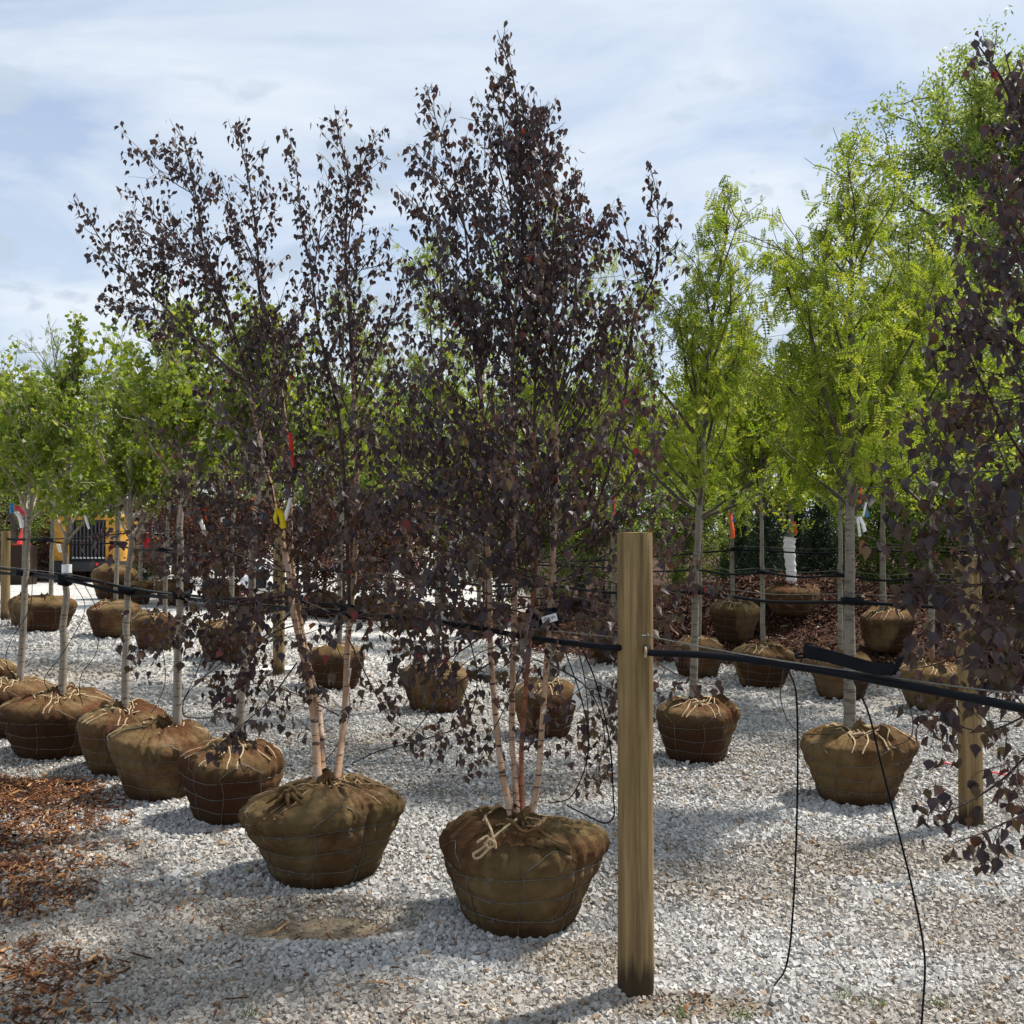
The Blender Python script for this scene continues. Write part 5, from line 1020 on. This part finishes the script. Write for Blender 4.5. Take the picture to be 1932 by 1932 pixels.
# ================================================================== background trees, shrubs, spruces
def bgtree_proto(name, label, cat, h, rx, rz, z0, nclump, csize, mat, seed, group, nbr=26):
    r = np.random.RandomState(seed); t = thing(name, label, cat, (0, 0, 0), group); mb = MB()
    tr = spline([[0, 0, -.05], [.02 * h, 0, h * .3], [-.01 * h, .02 * h, h * .6], [.01 * h, 0, h * .93]], 5); tube(mb, tr, np.linspace(h * .022, h * .004, len(tr)), 8)
    cs = []
    for k in range(nbr):
        u = (k + r.uniform(0, 1)) / nbr; z = z0 + (h - z0) * u * .95; c, d, _ = interp_line(tr, min(.98, z / (h * .93))); prof = math.sin(min(1, .18 + u * .9) * math.pi) ** .6
        Ln = rx * (prof * 1.0 + .12) * r.uniform(.65, 1.15); a = k * 2.4 + r.uniform(-.5, .5); el = math.radians(r.uniform(10, 45) + 30 * u)
        p = limb(r, c, [math.cos(a) * math.cos(el), math.sin(a) * math.cos(el), math.sin(el)], Ln, 6, .04, .12); tube(mb, p, np.linspace(h * .007, h * .0012, len(p)), 5); cs.append(p[2:])
        for j in range(7):
            c2, d2, _ = interp_line(p, r.uniform(.3, 1)); q = limb(r, c2, side(r, d2, r.uniform(.4, 1.1)), Ln * r.uniform(.25, .5), 4, .03, .2); tube(mb, q, np.linspace(h * .0022, h * .0008, len(q)), 3); cs.append(q[1:])
    mb.build('trunk', M_BRANCH, t); C = np.vstack(cs); i = r.randint(0, len(C), nclump); pos = C[i] + r.normal(0, csize * .8, (nclump, 3))
    M = rotmats(r, nclump) * (csize * r.uniform(.7, 1.3, nclump))[:, None, None]; mb = MB(); scatter(mb, CL_V, CL_F, pos, M, np.clip(r.normal(.5, .25, nclump), 0, 1)); mb.build('crown', mat, t, smoothed=False, kind='stuff'); return t
def place(t, x, y, rz, s, label=None):
    t.location = (x, y, float(gz(x, y))); t.rotation_euler = (0, 0, rz); t.scale = (s, s, s)
    if label: t['label'] = label
    return t
rs = np.random.RandomState(91)
big = bgtree_proto('broadleaf_tree', 'large bright green broadleaf tree towering at the right rear', 'tree', 10.2, 3.4, 5, 2.4, 15000, .17, M_BGTREE, 7, None, 46)
place(big, (1890 - CX) / F * 21, 21, .5, 1.0)
big2 = copy_tree(big); place(big2, (1740 - CX) / F * 25, 25, 2.0, .74, 'rounded green tree left of and lower than the large right rear tree')
small = [bgtree_proto('background_tree', 'x', 'tree', 4.6, 1.35, 2, .9, 2600, .13, M_BGTREE, 11, 'leafy trees closing the yard behind'), bgtree_proto('background_tree', 'x', 'tree', 4.0, 1.5, 2, .5, 2600, .13, M_GREEN, 12, 'leafy trees closing the yard behind')]
spots = [(20, 24, 1.25, 'pale feathery tree at the far left edge behind the brush pile'), (95, 30, 1.05, 'leafy tree straight behind the loader cab'), (170, 30, 1.1, 'leafy tree over the right side of the loader'), (250, 31, 1.1, 'leafy tree behind the white truck'),
         (330, 29, 1.2, 'leafy tree behind the scarred ginkgo crown'), (410, 28, 1.15, 'leafy tree behind the gap left of the leaning birch'), (500, 26, 1.25, 'leafy tree directly behind the leaning birch stems'), (580, 24, 1.1, 'leafy tree behind the right half of the leaning birch'),
         (660, 23, 1.2, 'leafy tree behind the right stem of the leaning birch'), (740, 22, 1.1, 'leafy tree behind the gap between the two birches'), (830, 21, 1.15, 'leafy tree left behind the tall birch'), (920, 20, 1.1, 'leafy tree straight behind the tall birch'),
         (1010, 20, 1.1, 'leafy tree behind the right stems of the tall birch'), (1100, 19, 1.05, 'leafy tree right behind the tall birch'), (1190, 19, 1.0, 'leafy tree above the near post'), (1275, 19, .95, 'leafy tree left of the grey locust trunk'),
         (1370, 20, .95, 'leafy tree behind the orange ribbon'), (1470, 20, .95, 'leafy tree behind the white wrapped trunk'), (1560, 19, .9, 'leafy tree behind the tall locust, left side'), (1660, 18, .95, 'leafy tree behind the tall locust, right side'), (1760, 18, 1.0, 'leafy tree left of the right birch'), (1860, 17, 1.0, 'leafy tree behind the right birch'), (1960, 17, 1.05, 'leafy tree at the right border')]
for k, (px, Y, s, lab) in enumerate(spots):
    b = small[k % 2]; t = b if k < 2 else copy_tree(b); place(t, (px - CX) / F * Y, Y, rs.uniform(0, 6), s * (.80 if px < 560 else .92) * rs.uniform(.92, 1.08), lab)
# shrubs low behind the bank and along the rear
sh = bgtree_proto('shrub', 'x', 'shrub', 1.7, .95, 1.7, .1, 1700, .10, M_BGTREE, 13, 'green shrubs behind the mulch bank', 22)
shs = [(1290, 17, 1.0, 'green shrub just right of the near post top'), (1370, 18, 1.1, 'green shrub behind the thin orange ribboned trunk'), (1600, 16.5, 1.0, 'green shrub right of the dark spruces'), (1660, 16, .95, 'green shrub behind the golden ball by the sleeve'), (1720, 15.5, 1.0, 'second green shrub right of the tall locust'),
       (1790, 15, 1.05, 'third green shrub right of the tall locust'), (1860, 15, 1.0, 'green shrub behind the right post'), (1930, 14.5, 1.05, 'green shrub at the right border'), (1140, 18, 1.0, 'green shrub left of the near post top'), (1040, 19, 1.0, 'green shrub behind the red birch stem'), (940, 20, 1.0, 'green shrub behind the left stem of the tall birch')]
for k, (px, Y, s, lab) in enumerate(shs):
    t = sh if k == 0 else copy_tree(sh); place(t, (px - CX) / F * Y, Y, rs.uniform(0, 6), s, lab)
rsh = bgtree_proto('maple_shrub', 'x', 'shrub', 1.5, .9, 1.5, .2, 1500, .09, M_RED, 14, 'dark red maple shrubs in the rear yard', 22)
for k, (px, Y, s, lab) in enumerate([(345, 18, 1.0, 'dark red maple shrub left of the post behind the birch'), (405, 17, 1.05, 'dark red maple shrub behind the white tag'), (470, 17.5, 1.1, 'dark red maple shrub above the white sacks'), (560, 18, 1.15, 'dark red maple shrub behind the leaning stems'), (650, 18, 1.1, 'dark red maple shrub behind the right birch stem'), (735, 18, 1.1, 'dark red maple shrub in the gap between birches'), (75, 25, 1.0, 'rusty shrub beside the brush pile')]):
    t = rsh if k == 0 else copy_tree(rsh); place(t, (px - CX) / F * Y, Y, rs.uniform(0, 6), s, lab)
def spruce():
    r = np.random.RandomState(6); t = thing('spruce_tree', 'x', 'tree', (0, 0, 0), 'dark spruces behind the mulch bank'); mb = MB(); tube(mb, [[0, 0, 0], [0, 0, 1.0], [0, 0, 2.2]], [.05, .03, .008], 7)
    pos = []; D = []
    for k in range(150):
        u = (k / 150) ** .9; z = .1 + 2.05 * u; a = k * 2.4; Ln = .78 * (1 - u) + .08; d = np.array([math.cos(a), math.sin(a), -.12 + .5 * u]); p = limb(r, [0, 0, z], d, Ln, 4, .05, .06); tube(mb, p, np.linspace(.008, .003, 5), 3)
        m = int(30 * Ln) + 4; q = r.uniform(.15, 1, m); pos.append(np.array([interp_line(p, x)[0] for x in q]) + r.normal(0, .03, (m, 3))); D.append(np.tile(unit(d), (m, 1)))
    mb.build('trunk', M_BRANCH, t); pos = np.vstack(pos); D = np.vstack(D); n = len(pos); M = rotmats(r, n) * .11
    mb = MB(); scatter(mb, CL_V * [.6, 1.2, .6], CL_F, pos, M, r.uniform(0, 1, n)); mb.build('crown', M_SPRUCE, t, smoothed=False, kind='stuff'); return t
s0 = spruce()
for k, (px, Y, s, lab) in enumerate([(1450, 15.4, .75, 'dark spruce left of the white wrapped trunk'), (1548, 15.6, .72, 'dark spruce right of the white wrapped trunk'), (1500, 16.6, .80, 'dark spruce behind the white wrapped trunk'), (278, 19, .55, 'small dark evergreen behind the dark red ribbon'), (1400, 16.5, .62, 'small dark spruce by the orange ribboned trunk')]):
    t = s0 if k == 0 else copy_tree(s0); place(t, (px - CX) / F * Y, Y, rs.uniform(0, 6), s, lab)
# overhead wires far away
for k, (y0, y1, lab) in enumerate(((650, 600, 'lowest of three faint overhead wires at right'), (560, 505, 'topmost of three faint overhead wires at right'), (606, 552, 'middle of three faint overhead wires at right'))):
    a = P(1180, y0 + 25, 60); b = P(1800, y1 - 25, 60); m = (a + b) / 2 - [0, 0, .3]; p = spline([a + (a - b), a, m + [0, 0, .15], b, b + (b - a)], 6); mb = MB(); tube(mb, p, .012, 4); o = mb.build('overhead_wire', M_DARKMET, origin=p[0]); tag(o, lab, 'wire', 'overhead wires beyond the yard')
bpy.context.view_layer.update()
print('objects', len(bpy.data.objects), 'faces', sum(len(o.data.polygons) for o in bpy.data.objects if o.type == 'MESH'))
